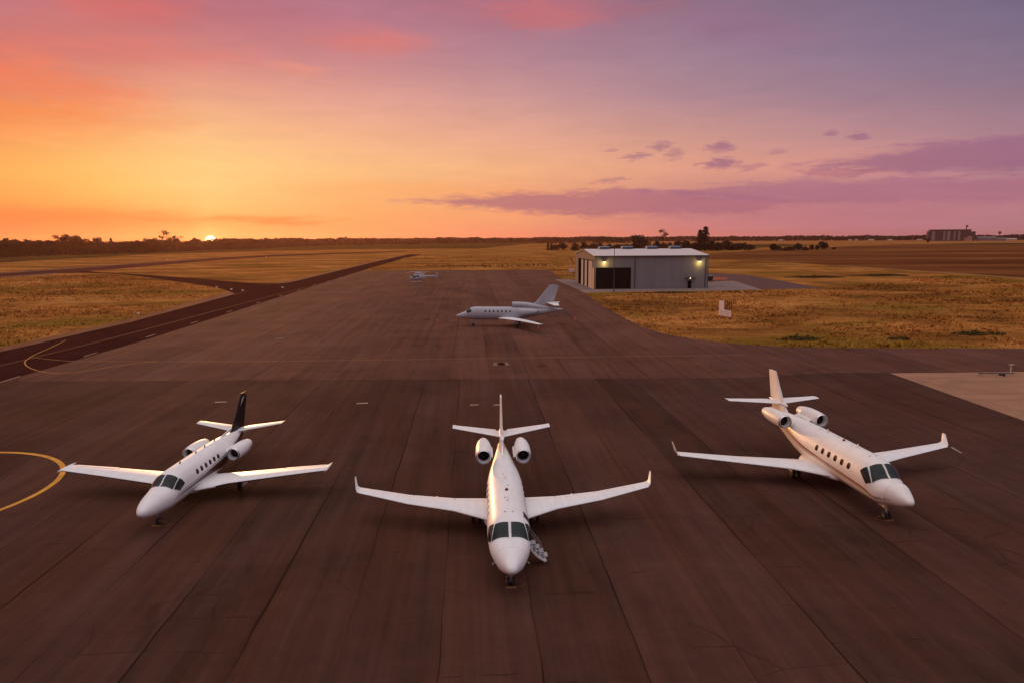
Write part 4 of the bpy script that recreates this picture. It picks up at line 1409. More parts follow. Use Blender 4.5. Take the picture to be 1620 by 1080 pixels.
def trunk_mesh(h, r, rnd, limbs=5, top=0.8):
    mb = MB()
    pts = [Vector((0, 0, -0.3))]
    for i in range(1, 6):
        pts.append(Vector((rnd.uniform(-0.03, 0.03)*h, rnd.uniform(-0.03, 0.03)*h, h*top*i/5)))
    for i in range(5):
        mb.tube(pts[i], pts[i+1], r*(1 - i/6), r*(1 - (i+1)/6), 8)
    for k in range(limbs):
        b = pts[2 + k % 3]
        a = 2*PI*k/limbs + rnd.uniform(-0.3, 0.3)
        e = b + Vector((math.cos(a)*h*0.22, math.sin(a)*h*0.22, h*rnd.uniform(0.12, 0.25)))
        mb.tube(b, e, r*0.4, r*0.12, 6)
    return mb


def tree(name, kind, h, seed, loc=(0, 0, 0)):
    rnd = random.Random(seed)
    t = empty(name, loc)
    if kind == 'round':
        trunk_mesh(h, 0.035*h*0.8, rnd).build('trunk', M_bark, t)
        mb = MB()
        for k in range(11):
            a = rnd.uniform(0, 2*PI)
            rr = rnd.uniform(0.05, 0.34)*h
            z = rnd.uniform(0.28, 0.86)*h
            rr *= 1.15 - 0.75*abs(z/h - 0.5)
            s = rnd.uniform(0.13, 0.21)*h
            leaves(mb, (math.cos(a)*rr, math.sin(a)*rr, z), (s, s, s*0.8), 110, 0.085*h, rnd)
        leaves(mb, (0, 0, 0.45*h), (0.33*h, 0.33*h, 0.40*h), 420, 0.11*h, rnd)
        mb.build('crown', M_leaf, t, 0)
    elif kind == 'bush':
        trunk_mesh(h*0.6, 0.03*h, rnd, 4).build('trunk', M_bark, t)
        mb = MB()
        for k in range(10):
            a = rnd.uniform(0, 2*PI)
            rr = rnd.uniform(0.0, 0.55)*h
            s = rnd.uniform(0.2, 0.34)*h
            leaves(mb, (math.cos(a)*rr, math.sin(a)*rr, rnd.uniform(0.12, 0.72)*h), (s*1.2, s*1.2, s*0.85), 110, 0.11*h, rnd)
        leaves(mb, (0, 0, 0.3*h), (0.75*h, 0.75*h, 0.34*h), 420, 0.13*h, rnd)
        mb.build('crown', M_leaf2, t, 0)
    elif kind == 'thin':
        trunk_mesh(h, 0.02*h, rnd, 7, 0.92).build('trunk', M_bark, t)
        mb = MB()
        for k in range(9):
            a = rnd.uniform(0, 2*PI)
            rr = rnd.uniform(0.05, 0.27)*h
            s = rnd.uniform(0.07, 0.13)*h
            leaves(mb, (math.cos(a)*rr, math.sin(a)*rr, rnd.uniform(0.45, 0.95)*h), (s, s, s*0.7), 26, 0.06*h, rnd)
        mb.build('crown', M_leaf2, t, 0)
    elif kind == 'conifer':
        MB().tube((0, 0, -0.3), (0, 0, h*0.97), 0.022*h, 0.004*h, 8).build('trunk', M_bark, t)
        mb = MB()
        lv = 16
        for k in range(lv):
            z = h*(0.06 + 0.9*k/lv)
            rad = h*0.19*(1 - (k/lv))**0.75 + 0.02*h
            nb_ = 9
            for j in range(nb_):
                a = 2*PI*j/nb_ + k*0.7 + rnd.uniform(-0.3, 0.3)
                rr = rad*rnd.uniform(0.55, 1.1)
                for q in range(4):
                    f = 0.3 + 0.7*q/3
                    leaves(mb, (math.cos(a)*rr*f, math.sin(a)*rr*f, z - 0.02*h*f), (0.03*h, 0.03*h, 0.022*h), 3, 0.05*h, rnd)
        mb.build('crown', M_leaf3, t, 0)
    return t


def at_dist(px_, dist):
    """ground point on the bearing of a column of the survey, a distance away"""
    d = ray(px_, HOR)
    k = dist / math.hypot(d.x, d.y)
    return Vector((d.x*k, d.y*k, 0))


def top_z(px_, py_, dist):
    d = ray(px_, py_)
    return HC + d.z / math.hypot(d.x, d.y) * dist


protos = {}
def plant(name, kind, variant, loc, h, label, group, wid=1.0):
    key = (kind, variant)
    if key not in protos:
        t = tree(name, kind, 10.0, hash((kind == 'round', kind == 'bush', kind == 'thin')) % 97 + variant * 13)
        protos[key] = t
    else:
        t = copy_tree(protos[key])
        t.name = name
    t.location = loc
    s = h / 10.0
    t.scale = (s*wid, s*wid, s)
    t.rotation_euler = (0, 0, random.uniform(0, 6.28))
    tag(t, label, 'tree' if kind != 'bush' else 'bush', group)
    return t


# tree row along the left horizon: (bearing column, distance) follow the line of the row
row = [(-230, 640), (-100, 720), (0, 895), (120, 870), (240, 960), (333, 1080), (420, 1260), (480, 1480)]
rx, rd = [r_[0] for r_ in row], [r_[1] for r_ in row]
fr_ = pchip(rx, rd)
xx = -225.0
i = 0
while xx < 470:
    d = fr_(xx)
    hh = random.uniform(12.8, 18.0)
    if 312 < xx < 356:
        hh = random.uniform(13.2, 14.6)
    p = at_dist(xx, d + random.uniform(-10, 14))
    plant('broadleaf_tree' if i % 3 else 'bushy_tree', 'round' if i % 3 else 'bush', i % 4, p, hh, 'dark bushy tree in the close row of trees along the left horizon', 'trees in the row along the left horizon', 1.25)
    p2 = at_dist(xx + random.uniform(-3, 3), d - random.uniform(8, 18))
    plant('bushy_tree', 'bush', (i + 1) % 4, p2, random.uniform(8.0, 12.0), 'lower rounded tree at the front of the tree row along the left horizon', 'low trees fronting the left tree row', 1.1)
    xx += 8.5 * F / d
    i += 1
for x_, top, kind, var, lab, dd in ((107, 368.5, 'round', 1, 'tallest broad tree rising above the left tree row', 860), (122, 373.5, 'round', 2, 'round tree just right of the tallest tree in the left row', 865),
                                    (92, 373, 'thin', 0, 'thin bare-looking tree just left of the tallest tree in the left row', 850), (8, 377, 'round', 3, 'rounded treetop rising at the left edge of the picture', 800),
                                    (155, 377.5, 'round', 0, 'broad dome-shaped tree between the tallest tree and the sparse tree', 895), (175, 377, 'conifer', 0, 'small pointed tree in the middle of the left row', 905),
                                    (264, 365, 'thin', 1, 'sparse see-through tree standing tall left of the setting sun', 985), (280, 374, 'thin', 2, 'small sparse tree beside the tall see-through tree left of the sun', 990),
                                    (308, 377, 'round', 2, 'dark rounded tree immediately left of the setting sun', 1130), (365, 376, 'round', 1, 'tree immediately right of the setting sun', 1130),
                                    (423, 376.3, 'round', 3, 'small treetop further right of the setting sun', 1270)):
    z = at_dist(x_, dd).length * 0 + top_z(x_, top, dd)
    plant('broadleaf_tree' if kind != 'conifer' else 'conifer', kind, var, at_dist(x_, dd), z * 1.1, lab, None, 1.0 if kind != 'thin' else 1.15)

# trees behind the hangar
for x_, top, bot, kind, var, lab in (
        (867, 381.5, 396.5, 'conifer', 1, 'first slender conifer at the left end of the trees behind the hangar'), (872, 383, 396.5, 'conifer', 0, 'second slender conifer from the left end of the trees behind the hangar'),
        (879, 386, 396.5, 'bush', 0, 'low bush beside the slender conifers behind the hangar'), (891, 382.5, 396.5, 'round', 1, 'dense dark tree left of the gap behind the hangar'),
        (910, 384, 396.8, 'bush', 1, 'dark bush right of the gap behind the hangar'), (924, 382, 396.5, 'round', 2, 'dense tree above the left end of the hangar roof'),
        (938, 383.5, 396, 'bush', 2, None), (950, 384, 396, 'round', 0, None), (963, 385.5, 396, 'bush', 3, None), (976, 386.5, 396, 'bush', 0, None), (990, 387, 396, 'bush', 1, None),
        (1005, 383, 396, 'round', 3, None), (1012, 368.5, 395, 'round', 1, 'tall broad tree behind the middle of the hangar roof'), (1025, 383, 396, 'bush', 2, None), (1038, 381.5, 396, 'round', 0, None),
        (1049, 361.5, 394, 'thin', 3, 'tall thin-crowned tree behind the middle of the hangar'), (1060, 383, 396, 'bush', 3, None), (1072, 381, 396, 'round', 2, None), (1086, 380, 396, 'round', 3, None), (1098, 382, 397, 'round', 1, None),
        (1107, 363, 397, 'conifer', 0, 'left of the two tall dark conifers behind the right end of the hangar'), (1115, 358, 397, 'conifer', 1, 'right and tallest of the two dark conifers behind the hangar'),
        (1124, 381, 397, 'round', 0, None), (1136, 383, 397, 'bush', 1, None), (1147, 380, 396.5, 'round', 3, None), (1158, 384, 396.5, 'bush', 2, None), (1170, 385, 396.5, 'round', 2, None), (1182, 386, 396.5, 'bush', 0, None)):
    g = at(x_, bot)
    dd = math.hypot(g.x, g.y)
    h = (bot - top) / F * dd
    plant({'round': 'broadleaf_tree', 'bush': 'bushy_tree', 'thin': 'slender_tree', 'conifer': 'conifer'}[kind], kind, var, g, h,
          lab or 'dark dense tree in the row behind the hangar', 'trees in the row behind the hangar', 1.25 if kind == 'round' else (0.9 if kind == 'bush' else (1.1 if kind == 'thin' else (1.15 if x_ < 1000 else 1.5))))
for k in range(22):
    x_ = 930 + 262 * (k + random.uniform(0.1, 0.9)) / 22
    g = at(x_, random.uniform(395.2, 396.6))
    plant('bushy_tree', 'bush', k % 4, g, random.uniform(6.0, 9.5), 'dark dense tree in the row behind the hangar', 'trees in the row behind the hangar', 1.1)
# clump in the fields right of the hangar
for x_, top, bot, kind, lab in ((1222, 385.5, 397, 'round', 'leftmost tree of the dark clump in the brown field'), (1230, 388.5, 397, 'bush', None), (1242, 390.5, 397, 'bush', None), (1252, 389.5, 397, 'bush', None), (1263, 384, 396.8, 'round', 'pointed tree in the middle of the clump in the brown field'),
                           (1274, 389.5, 396.5, 'bush', None), (1284, 387.5, 396.3, 'round', None), (1293, 388, 396, 'round', None), (1303, 381.3, 395.5, 'round', 'tallest tree at the right end of the clump in the brown field'), (1319, 391.5, 394.8, 'bush', 'single low bush right of the clump in the brown field')):
    g = at(x_, bot)
    dd = math.hypot(g.x, g.y)
    plant('bushy_tree' if kind == 'bush' else 'broadleaf_tree', kind, random.randint(0, 3), g, (bot - top) / F * dd, lab or 'low dark tree within the clump in the brown field', 'trees of the clump in the brown field', 1.2)
# lone small trees on the far plain
for x_, top, bot, lab in ((1468, 378.5, 384.5, 'lone small tree left of the distant mill'),):
    g = at(x_, bot)
    plant('broadleaf_tree', 'round', 2, g, (bot - top) / F * math.hypot(g.x, g.y), lab, None)


# far woods that read as one mass
def wood(name, pts, heights, size, n_per_m, seed, mat, label, depth=25):
    rnd = random.Random(seed)
    mb = MB()
    for (x0, d0), (x1, d1), in zip(pts, pts[1:]):
        a, b = at_dist(x0, d0), at_dist(x1, d1)
        L = (b - a).length
        n = int(L * n_per_m)
        for k in range(n):
            t = rnd.random()
            p = a.lerp(b, t)
            s = mnoise.noise(Vector((p.x*0.012, p.y*0.012, seed)))*0.5 + mnoise.noise(Vector((p.x*0.04, p.y*0.04, seed + 5)))*0.35
            H = (heights[0] + heights[1]) / 2 + (heights[1] - heights[0]) * s
            z = H * rnd.random() ** 0.75
            q = p + Vector((rnd.uniform(-8, 8), rnd.uniform(0, depth), z))
            leaves(mb, q, (size*0.5, size*0.5, size*0.3), 1, size, rnd, 0.6)
    o = mb.build(name, mat, None, 0, rev=True)
    tag(o, label, 'wood', None, 'stuff')
    return o


wood('distant_wood', [(330, 1250), (440, 1400), (520, 1600), (640, 1800), (760, 2100), (860, 2300), (960, 2350)], (11.0, 17.5), 5.0, 9.0, 3, M_leaf2, 'long low line of woodland on the horizon between the sun and the hangar')
wood('distant_wood', [(940, 2500), (1200, 2600), (1480, 2700)], (11.0, 18.5), 6.5, 8.0, 4, M_leaf2, 'long low line of woodland on the horizon right of the hangar')
wood('distant_wood', [(1530, 2750), (1760, 2800), (2000, 2800)], (11.0, 18.5), 6.5, 8.0, 6, M_leaf2, 'long low line of woodland on the horizon at the right edge')
wood('distant_wood', [(850, 1750), (890, 1720), (960, 1750), (1000, 1800)], (11.0, 18.0), 4.2, 9.0, 5, M_leaf2, 'nearer patch of woodland on the horizon above the hangar roof')
wood('hedgerow', [(690, 375), (760, 370), (840, 372), (885, 380)], (0.2, 1.5), 0.8, 6.0, 8, M_shrub, 'low dark hedge line in the grass beyond the apron end', 4)
wood('hedgerow', [(-260, 600), (-100, 690), (0, 765), (120, 840), (240, 930), (330, 1040), (440, 1300)], (2.0, 5.0), 2.2, 6.0, 9, M_leaf2, 'low scrub at the foot of the left tree row', 6)
for x_, top in ((632, 372.5), (905, 371.5), (695, 371.0)):
    pass
for x_, dd, hgt, lab in ((697, 1800, 21, 'tree standing above the horizon woodland over the helicopter'), (1160, 2450, 22, 'tree standing above the horizon woodland right of the hangar conifers'), (1215, 2450, 19, 'smaller tree above the horizon woodland right of the hangar'), (1248, 2450, 20, 'tree above the horizon woodland over the brown field clump')):
    plant('broadleaf_tree', 'round', 1, at_dist(x_, dd), hgt, lab, None, 1.3)

# low shrubs and grass in the nearer grass areas
def shrub(loc, rx_, ry_, h, seed, label, group='low green shrub patches in the dry grass'):
    rnd = random.Random(seed)
    mb = MB()
    n = int(rx_*ry_*42)
    for k in range(n):
        a = rnd.uniform(0, 2*PI)
        r = math.sqrt(rnd.random())
        wob = 0.75 + 0.35*mnoise.noise(Vector((math.cos(a)*1.7, math.sin(a)*1.7, seed)))
        z = h*(1 - r*r)*rnd.uniform(0.1, 1.0)*(0.7 + 0.6*mnoise.noise(Vector((rx_*r*math.cos(a)*0.8, ry_*r*math.sin(a)*0.8, seed*2.0))))
        leaves(mb, (rx_*r*wob*math.cos(a), ry_*r*wob*math.sin(a), max(0.05, z)), (0.15, 0.15, 0.1), 1, 0.42, rnd)
    o = mb.build('low_shrub', M_shrub, None, 0)
    o.location = loc
    tag(o, label, 'shrub', group)


for x_, y_, rx_, ry_, h_, lab in ((1266, 537, 4.2, 2.0, 0.75, 'dark low shrub patch by the apron edge below the signboard'), (1545, 529, 5.0, 2.4, 0.6, 'long olive shrub patch near the right edge of the grass triangle'),
                             (1420, 537, 2.2, 1.2, 0.45, 'small shrub patch between the two larger ones by the apron edge'), (972, 483.5, 1.3, 1.0, 0.5, 'small dark shrub at the corner of the apron by the hangar'),
                             (1400, 436.5, 15, 4, 0.9, 'wide green shrub patch before the brown field'), (1290, 439, 15, 5, 0.8, 'wide green shrub patch beyond the side road'), (1180, 462.5, 9, 2.5, 0.5, 'green growth in front of the hangar forecourt'), (1070, 463.3, 14, 2.0, 0.4, 'green growth along the foot of the hangar')):
    shrub(at(x_, y_), rx_, ry_, h_, int(x_), lab)


def inside(p, poly):
    c = False
    n = len(poly)
    for i in range(n):
        a, b = poly[i], poly[i - 1]
        if (a[1] > p[1]) != (b[1] > p[1]) and p[0] < (b[0]-a[0])*(p[1]-a[1])/(b[1]-a[1]) + a[0]:
            c = not c
    return c


def tufts(name, poly, n, h, mat, label, seed, size_grow=0.0):
    rnd = random.Random(seed)
    P = [tuple(p[:2]) for p in poly]
    x0, x1 = min(p[0] for p in P), max(p[0] for p in P)
    y0, y1 = min(p[1] for p in P), max(p[1] for p in P)
    V, Fc = [], []
    k = 0
    tries = 0
    while k < n and tries < n*12:
        tries += 1
        u = rnd.random()
        y = y0 * (y1/y0) ** u                     # denser nearer the camera
        x = rnd.uniform(x0, x1)
        if not inside((x, y), P):
            continue
        den = mnoise.noise(Vector((x*0.05, y*0.05, seed)))*0.6 + mnoise.noise(Vector((x*0.21, y*0.21, seed+3)))*0.5
        if den < rnd.uniform(-0.5, 0.35):
            continue
        k += 1
        hh = h*rnd.uniform(0.5, 1.3)*(1 + size_grow*(y - y0)/(y1 - y0))*(0.8 + den)
        for b in range(4):
            a = rnd.uniform(0, 2*PI)
            w = 0.10*hh/h*rnd.uniform(0.7, 1.4)
            lx, ly = rnd.gauss(0, 1.1)*hh, rnd.gauss(0, 1.1)*hh
            bx_, by_ = x + rnd.uniform(-0.2, 0.2), y + rnd.uniform(-0.2, 0.2)
            o = len(V)
            V += [(bx_ - math.cos(a)*w, by_ - math.sin(a)*w, -0.02), (bx_ + math.cos(a)*w, by_ + math.sin(a)*w, -0.02), (bx_ + lx, by_ + ly, max(0.08, hh))]
            Fc.append((o, o+1, o+2))
    me = bpy.data.meshes.new(name)
    me.from_pydata(V, [], Fc)
    me.materials.append(mat)
    o = bpy.data.objects.new(name, me)
    col.objects.link(o)
    tag(o, label, 'grass', None, 'stuff')


M_tuft = field('dry_grass_blades', [(0.20, 0.08, 0.02), (0.36, 0.145, 0.034), (0.50, 0.215, 0.055), (0.62, 0.30, 0.09)], 0.035, 0.22, (0.6, 1.0), 0.1, green=(0.24, 0.14, 0.018))
g_right = [tuple(p[:2]) for p in apron_r[1:]] + [(190, apron_r[-1].y + 0.5)] + [tuple(p[:2]) for p in px((1800, 458), (1500, 436), (1310, 457.5), (1206, 460.5), (1118, 462.2), (1010, 463), (938, 464.5))]
tufts('tall_grass', g_right, 15000, 0.32, M_tuft, 'tall dry golden grass in the triangle right of the apron', 21, 0.7)
g_left = [tuple(p[:2]) for p in px((-140, 583.5), (0, 549), (207, 503.5), (340, 468), (360, 461), (338, 456.5), (250, 444.5), (190, 436.5), (100, 435), (0, 441), (-150, 452))]
tufts('tall_grass', g_left, 10000, 0.32, M_tuft, 'tall dry grass between the taxiway and the runway on the left', 22, 0.8)
g_mid = [tuple(p[:2]) for p in px((580, 426.5), (868, 426.3), (880, 441), (900, 441.5), (905, 405), (690, 405), (640, 408))]
tufts('tall_grass', g_mid, 5000, 0.4, M_tuft, 'tall dry grass beyond the far end of the apron', 23, 0.3)

# ------------------------------------------------------------------ far buildings
M_mill = cladding('mill_wall', (0.075, 0.048, 0.052), 6.0)
M_millp = simple('mill_pale_panel', (0.19, 0.165, 0.18), 0.7, vscale=0.05)
M_millr = simple('mill_roof', (0.06, 0.035, 0.035), 0.7, vscale=0.05)
gm = at_dist(1470, 2380)
mill = empty('mill_building', gm, math.atan2(-(1507-810), F)*0.6)
mill.scale = (0.72, 0.72, 0.98)
tag(mill, 'long dark industrial mill building on the right horizon', 'building')
MB().box((74, 20, 15.5), (140, 40, 31)).build('wall', M_mill, mill)
MB().box((74, 20, 32), (144, 43, 2.2)).build('roof', M_millr, mill)
MB().box((1, 20, 14), (8, 36, 28)).build('side_block', M_mill, mill)
MB().box((152, 22, 13.5), (18, 36, 27)).build('side_block', M_millr, mill)
for x_, w in ((14, 12), (52, 7), (68, 11), (88, 6), (104, 8)):
    MB().box((x_, -0.4, 14.5), (w, 0.6, 27)).build('panel', M_millp, mill)
MB().box((132, -14, 4.5), (26, 14, 9)).box((138, -10, 7), (12, 10, 14)).build('loading_shed', simple('shed_pink', (0.33, 0.18, 0.15), 0.7, vscale=0.05), mill)
MB().box((131, 18, 39), (3, 3, 14)).box((134, 18, 42), (5, 4, 5)).build('elevator_tower', M_millr, mill)
M_far = simple('far_building_pale', (0.42, 0.32, 0.27), 0.7, vscale=0.05)
M_farg = simple('far_building_grey', (0.15, 0.13, 0.14), 0.7, vscale=0.05)
def farshed(px_, dd, w, h, mat, label):
    g = at_dist(px_, dd)
    t = empty('farm_shed', g, -math.atan2(g.x, g.y)*0.7)
    tag(t, label, 'shed', 'far pale sheds on the right horizon')
    MB().box((0, 0, h*0.4), (w, w*0.5, h*0.8)).build('wall', mat, t)
    rings = [[(x, -w*0.27, h*0.8), (x, w*0.27, h*0.8), (x, 0, h*1.05)] for x in (-w*0.52, w*0.52)]
    MB().loft(rings).build('roof', mat, t, 20)


for a in ((1560, 2420, 44, 11, M_farg, 'grey shed right beside the distant mill'), (1582, 2420, 26, 8, M_farg, 'smaller grey shed second right of the distant mill'), (1600, 2400, 24, 7, M_far, 'pale shed near the right edge of the horizon'),
          (1408, 2420, 12, 5, M_far, 'pale shed left of the distant mill'), (1378, 2420, 14, 5, M_far, 'pale shed further left of the distant mill'), (1355, 2430, 8, 5, M_far, 'small pale shed third left of the distant mill'), (1235, 2400, 12, 5, M_far, 'pale shed on the horizon above the field clump'), (1345, 2430, 9, 4.5, M_far, 'small pale shed fourth left of the distant mill'), (1455, 2420, 14, 5, M_far, 'pale shed close to the left wall of the distant mill')):
    farshed(*a)
g = at_dist(1581, 2450)
wt = empty('water_tower', g)
tag(wt, 'tiny water tower on the horizon right of the mill', 'tower')
MB().tube((0, 0, 0), (0, 0, 19), 1.2, 0.9).build('column', M_millr, wt)
MB().revolve([(19, 1.2), (21, 3.6), (24, 4.0), (26, 2.4), (27, 0.3)], (0, 0, 0), 'z', 18).build('tank', M_millr, wt)

# ------------------------------------------------------------------ the air
HB = 7000
hz_ = MB().box((0, 0, 24), (2*HB, 2*HB, 50)).build('haze', None, None, 0)
hm = bpy.data.materials.new('haze')
hm.use_nodes = True
hn = NT(hm.node_tree)
hm.node_tree.nodes.remove(hm.node_tree.nodes['Principled BSDF'])
pv = hn.node('ShaderNodeVolumePrincipled')
pv.inputs['Color'].default_value = (0.95, 0.46, 0.32, 1)
pv.inputs['Density'].default_value = 0.000055
pv.inputs['Anisotropy'].default_value = 0.70
hm.node_tree.links.new(pv.outputs[0], [n for n in hm.node_tree.nodes if n.type == 'OUTPUT_MATERIAL'][0].inputs['Volume'])
hz_.data.materials.append(hm)
tag(hz_, 'thin warm evening haze over the airfield', 'haze', None, 'stuff')

# ------------------------------------------------------------------ sky
SUN_AZ, _ = azel(333, 379.5)
SUN_AZR = R(SUN_AZ)
LAMP_EL = R(1.3)
w = bpy.data.worlds.new('World')
scene.world = w
w.use_nodes = True
nt = NT(w.node_tree)
bg = w.node_tree.nodes['Background']
co = nt.node('ShaderNodeTexCoord').outputs['Generated']
s = nt.sep(co)
az = nt.m('MULTIPLY', nt.m('ARCTAN2', s[0], s[1]), 180/PI)
el = nt.m('MULTIPLY', nt.m('ARCSINE', s[2]), 180/PI)
eln = nt.m('DIVIDE', el, 90.0, clamp=True)
# elevation of picture rows on the middle column, degrees
def EL(y, x=810):
    return max(0.0, azel(x, y)[1]) / 90.0


ZEN = (1.10, 1.005, 1.0)  # unseen zenith, made brighter than the visible sky to light the jets
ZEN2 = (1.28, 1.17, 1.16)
def column(x, rows, upper):
    st = [(EL(y, x), srgb(*c)) for y, c in rows]
    st = sorted(st, key=lambda q: q[0])
    st += upper
    return nt.ramp(eln, st)


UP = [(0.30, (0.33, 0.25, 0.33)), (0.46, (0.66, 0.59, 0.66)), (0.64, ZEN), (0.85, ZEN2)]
cols = [
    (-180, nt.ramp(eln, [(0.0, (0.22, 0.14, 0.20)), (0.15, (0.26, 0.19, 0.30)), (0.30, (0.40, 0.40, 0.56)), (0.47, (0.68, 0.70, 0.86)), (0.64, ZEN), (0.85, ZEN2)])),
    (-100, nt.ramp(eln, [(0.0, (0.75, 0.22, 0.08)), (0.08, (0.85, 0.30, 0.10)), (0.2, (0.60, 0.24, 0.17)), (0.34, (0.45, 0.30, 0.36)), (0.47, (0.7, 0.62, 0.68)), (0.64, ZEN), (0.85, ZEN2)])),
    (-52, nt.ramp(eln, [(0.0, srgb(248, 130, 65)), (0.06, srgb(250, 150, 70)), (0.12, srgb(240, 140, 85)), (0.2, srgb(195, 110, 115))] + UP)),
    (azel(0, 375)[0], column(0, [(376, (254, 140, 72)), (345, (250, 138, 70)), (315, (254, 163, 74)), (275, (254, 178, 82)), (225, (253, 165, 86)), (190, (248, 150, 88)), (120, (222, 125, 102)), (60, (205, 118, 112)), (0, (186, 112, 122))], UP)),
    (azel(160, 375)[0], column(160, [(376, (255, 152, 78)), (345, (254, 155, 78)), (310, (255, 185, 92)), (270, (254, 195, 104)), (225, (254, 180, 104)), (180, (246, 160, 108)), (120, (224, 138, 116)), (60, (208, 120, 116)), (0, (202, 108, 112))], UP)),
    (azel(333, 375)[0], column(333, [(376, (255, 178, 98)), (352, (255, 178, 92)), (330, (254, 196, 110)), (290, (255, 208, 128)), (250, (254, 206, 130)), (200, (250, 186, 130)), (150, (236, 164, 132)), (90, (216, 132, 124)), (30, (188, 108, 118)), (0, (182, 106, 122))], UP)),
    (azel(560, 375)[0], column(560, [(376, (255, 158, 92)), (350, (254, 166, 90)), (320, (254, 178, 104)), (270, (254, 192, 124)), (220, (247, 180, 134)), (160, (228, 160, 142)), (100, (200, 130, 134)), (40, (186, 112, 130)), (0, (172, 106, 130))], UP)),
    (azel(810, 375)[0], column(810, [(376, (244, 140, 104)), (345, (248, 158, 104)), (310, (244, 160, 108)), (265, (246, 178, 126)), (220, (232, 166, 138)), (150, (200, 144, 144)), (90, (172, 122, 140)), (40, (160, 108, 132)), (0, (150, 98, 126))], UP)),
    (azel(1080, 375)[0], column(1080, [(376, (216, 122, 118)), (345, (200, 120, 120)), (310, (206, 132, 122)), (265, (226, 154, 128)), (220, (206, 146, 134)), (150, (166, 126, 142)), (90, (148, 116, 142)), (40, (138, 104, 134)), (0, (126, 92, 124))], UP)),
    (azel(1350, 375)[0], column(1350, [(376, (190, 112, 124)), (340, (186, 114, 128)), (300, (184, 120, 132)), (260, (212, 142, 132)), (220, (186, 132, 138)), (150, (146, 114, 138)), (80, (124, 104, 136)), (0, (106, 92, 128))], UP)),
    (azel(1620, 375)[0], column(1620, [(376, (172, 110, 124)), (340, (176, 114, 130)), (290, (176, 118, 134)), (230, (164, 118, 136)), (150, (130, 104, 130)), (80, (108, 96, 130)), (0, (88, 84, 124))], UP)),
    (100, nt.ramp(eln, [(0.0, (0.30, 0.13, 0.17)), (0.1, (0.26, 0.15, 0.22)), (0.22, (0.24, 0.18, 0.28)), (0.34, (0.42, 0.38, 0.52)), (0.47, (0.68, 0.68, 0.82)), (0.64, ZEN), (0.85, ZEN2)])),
    (180, None),
]
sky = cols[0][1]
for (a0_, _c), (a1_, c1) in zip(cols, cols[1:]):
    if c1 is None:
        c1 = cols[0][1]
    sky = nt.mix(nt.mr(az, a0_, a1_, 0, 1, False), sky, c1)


sky = nt.mix(nt.mr(az, -30, -2, 0.06, 0.12), sky, (0.78, 0.52, 0.43))


# clouds: streaks laid in bearing and elevation (degrees), edges broken by noise
n_vec = nt.comb(nt.m('MULTIPLY', az, 0.16), nt.m('MULTIPLY', el, 0.9), 0.0)
nz1 = nt.noise(n_vec, 1.0, 7, 0.62, 0.5)
nz2 = nt.noise(nt.mapping(n_vec, loc=(9, 4, 2), scale=(2.6, 2.2, 1)), 1.0, 6, 0.6, 0.6)
nz3 = nt.noise(nt.mapping(n_vec, loc=(3, 8, 1), scale=(7.0, 4.5, 1)), 1.0, 6, 0.62, 0.5)
nd3 = nt.m('SUBTRACT', nz3, 0.5)
nd1 = nt.m('SUBTRACT', nz1, 0.5)
nd2 = nt.m('SUBTRACT', nz2, 0.5)


def P2(x, y):
    a, e = azel(x, y)
    return a, e


def streak(p0, p1, thick, taper, amp=1.0, soft=0.35, fine=0.0):
    """band from p0 to p1 (pixels of the survey -> bearing/elevation), half thickness in degrees"""
    (a0, e0_), (a1, e1_) = P2(*p0), P2(*p1)
    t = nt.m('DIVIDE', nt.m('SUBTRACT', az, a0), a1 - a0)
    ec = nt.m('ADD', e0_, nt.m('MULTIPLY', t, e1_ - e0_))
    dist = nt.m('ABSOLUTE', nt.m('SUBTRACT', el, nt.m('ADD', ec, nt.m('MULTIPLY', nd1, 1.3 * amp))))
    th = nt.m('MULTIPLY', nt.m('MULTIPLY', nt.mr(t, 0.0, taper[0], 0, 1), nt.mr(t, 1.0 - taper[1], 1.0, 1, 0)), thick)
    edge = nt.m('ADD', nt.m('SUBTRACT', th, dist), nt.m('MULTIPLY', nt.m('ADD', nt.m('ADD', nd2, nt.m('MULTIPLY', nd1, 0.6)), nt.m('MULTIPLY', nd3, 0.5 + fine)), 1.5 * amp * thick))
    return nt.m('MULTIPLY', nt.mr(edge, -soft * thick, soft * thick * 1.3), nt.m('MULTIPLY', nt.mr(t, -0.02, 0.05), nt.mr(t, 0.95, 1.02, 1, 0)))


def over(sky, mask, c, k):
    return nt.mix(nt.m('MULTIPLY', mask, k), sky, srgb(*c))


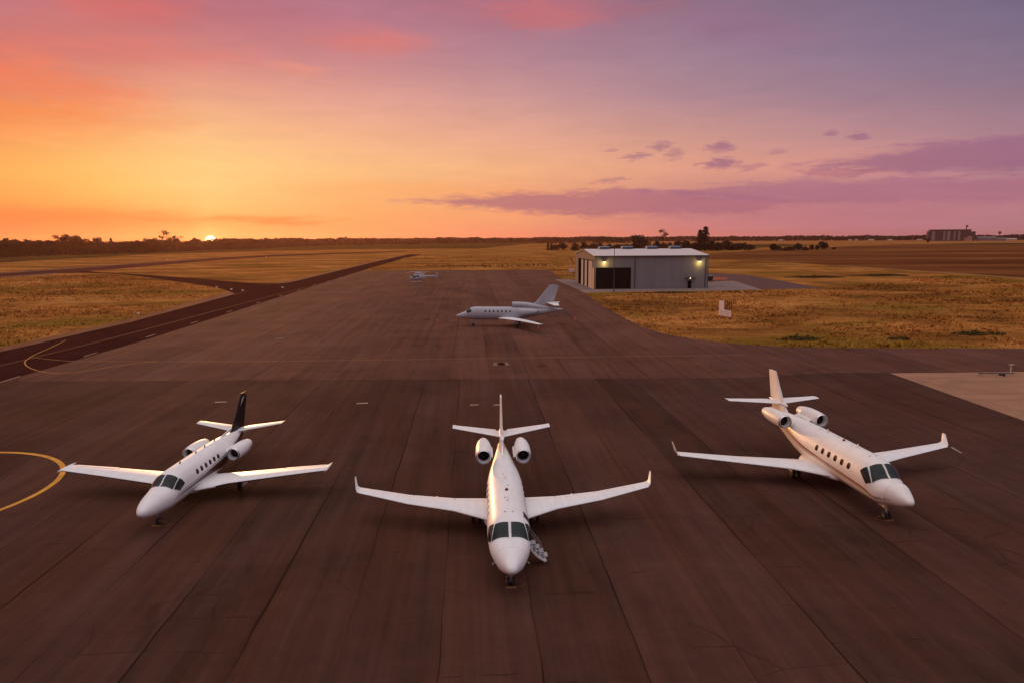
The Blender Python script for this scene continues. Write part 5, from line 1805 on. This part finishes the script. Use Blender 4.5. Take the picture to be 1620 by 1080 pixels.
PUR, PUR2, ROSE = (168, 104, 122), (150, 98, 128), (190, 112, 120)
sky = over(sky, streak((610, 318), (1330, 320), 0.95, (0.45, 0.3), 0.9), PUR, 0.72)
sky = over(sky, streak((980, 303), (1800, 296), 0.9, (0.35, 0.1), 0.9), (166, 106, 130), 0.65)
sky = over(sky, streak((1040, 332), (1900, 318), 1.2, (0.4, 0.1), 0.7, 1.1), (184, 116, 126), 0.45)
sky = over(sky, streak((1230, 266), (1850, 224), 1.05, (0.5, 0.1), 0.8), PUR2, 0.7)
sky = over(sky, streak((1250, 278), (1420, 268), 0.3, (0.4, 0.4), 1.4), PUR, 0.55)
for a_, b_, th, k in (((1020, 232), (1070, 227), 0.32, 0.6), ((975, 250), (1035, 244), 0.34, 0.65), ((1110, 236), (1168, 233), 0.42, 0.75), ((1095, 264), (1180, 257), 0.48, 0.8), ((1150, 268), (1220, 263), 0.36, 0.45),
                      ((1300, 213), (1330, 211), 0.22, 0.6), ((1335, 217), (1382, 215), 0.32, 0.7), ((930, 288), (1000, 284), 0.24, 0.5), ((1048, 246), (1085, 243), 0.5, 0.5), ((950, 240), (980, 237), 0.2, 0.4), ((1210, 240), (1250, 238), 0.2, 0.35)):
    sky = over(sky, streak(a_, b_, th*0.8, (0.5, 0.35), 0.9, 0.7, 2.0), PUR2, k*0.9)
# glowing rose streaks high up and at the left
sky = over(sky, streak((760, 22), (980, 30), 0.95, (0.4, 0.5), 1.1, 0.8), (216, 114, 108), 0.5)
sky = over(sky, streak((640, 8), (1100, 6), 1.1, (0.3, 0.5), 1.2, 1.0), (196, 108, 116), 0.4)
sky = over(sky, streak((470, 60), (690, 72), 0.9, (0.4, 0.4), 1.1, 1.0), (226, 122, 108), 0.55)
sky = over(sky, streak((90, 2), (330, 16), 1.0, (0.4, 0.4), 1.1, 1.0), (222, 112, 104), 0.55)
sky = over(sky, streak((-150, 92), (280, 160), 1.3, (0.3, 0.5), 1.2, 1.0), (244, 126, 84), 0.6)
sky = over(sky, streak((-150, 150), (180, 185), 0.7, (0.3, 0.5), 1.3, 1.0), (252, 140, 72), 0.5)
sky = over(sky, streak((-150, 45), (420, 95), 0.9, (0.3, 0.5), 1.3, 1.0), (224, 116, 104), 0.4)
sky = over(sky, streak((420, 105), (520, 118), 0.4, (0.4, 0.4), 1.1, 1.0), (232, 146, 118), 0.4)
sky = over(sky, streak((1050, 30), (1330, 62), 1.0, (0.4, 0.4), 1.1, 1.2), (150, 100, 130), 0.35)
sky = over(sky, streak((-150, 186), (330, 192), 1.0, (0.2, 0.5), 1.3, 1.2), (248, 142, 78), 0.4)
sky = over(sky, streak((-150, 335), (520, 352), 0.5, (0.2, 0.5), 1.1, 1.2), (246, 132, 68), 0.55)
sky = over(sky, streak((300, 347), (560, 350), 0.22, (0.3, 0.5), 1.2, 1.0), (232, 132, 74), 0.5)
sky = over(sky, streak((420, 296), (830, 302), 0.5, (0.4, 0.4), 1.2, 1.2), (246, 164, 96), 0.4)
# faint thin banding everywhere
band = nt.mr(nz1, 0.3, 0.7, 0.955, 1.045, False)
sky = nt.mix(1.0, sky, nt.comb(band, band, band), 'MULTIPLY')
# the sun: disc and the brightness round it
sd_ = Vector((math.sin(SUN_AZR), math.cos(SUN_AZR), math.tan(R(azel(333, 381.5)[1])))).normalized()
dt = nt.node('ShaderNodeVectorMath', operation='DOT_PRODUCT')
nt.set(dt.inputs[0], co)
dt.inputs[1].default_value = sd_
ang = nt.m('MULTIPLY', nt.m('ARCCOSINE', nt.m('MINIMUM', dt.outputs['Value'], 0.9999999)), 180/PI)
disc = nt.mr(ang, 0.35, 0.40, 1, 0)
g1 = nt.m('POWER', 2.718, nt.m('MULTIPLY', nt.m('DIVIDE', ang, 0.75), -1.0))
g2 = nt.m('POWER', 2.718, nt.m('MULTIPLY', nt.m('DIVIDE', ang, 3.2), -1.0))
add = nt.node('ShaderNodeVectorMath', operation='ADD')
glow = nt.mix(1.0, nt.mix(g1, (0, 0, 0), (0.40, 0.27, 0.08)), nt.mix(g2, (0, 0, 0), (0.04, 0.03, 0.008)), 'ADD')
sky = nt.mix(1.0, sky, glow, 'ADD')
sky = nt.mix(disc, sky, (6.0, 4.6, 2.2))
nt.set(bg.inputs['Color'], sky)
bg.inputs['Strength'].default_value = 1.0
w.cycles.sampling_method = 'MANUAL'
w.cycles.sample_map_resolution = 1024

sl = bpy.data.lights.new('sun', 'SUN')
sl.energy = 2.0
sl.angle = R(0.6)
sl.color = (1.0, 0.48, 0.17)
so = bpy.data.objects.new('sun', sl)
col.objects.link(so)
dirv = Vector((math.sin(SUN_AZR)*math.cos(LAMP_EL), math.cos(SUN_AZR)*math.cos(LAMP_EL), math.sin(LAMP_EL)))
so.rotation_euler = dirv.to_track_quat('Z', 'Y').to_euler()
so.location = (-60, 120, 40)

# ------------------------------------------------------------------ render settings
scene.render.engine = 'CYCLES'
scene.view_settings.view_transform = 'Standard'
scene.view_settings.look = 'None'
scene.view_settings.exposure = 0.0
scene.view_settings.gamma = 1.0
scene.cycles.use_denoising = True
scene.cycles.max_bounces = 5
scene.cycles.caustics_reflective = False
scene.cycles.caustics_refractive = False
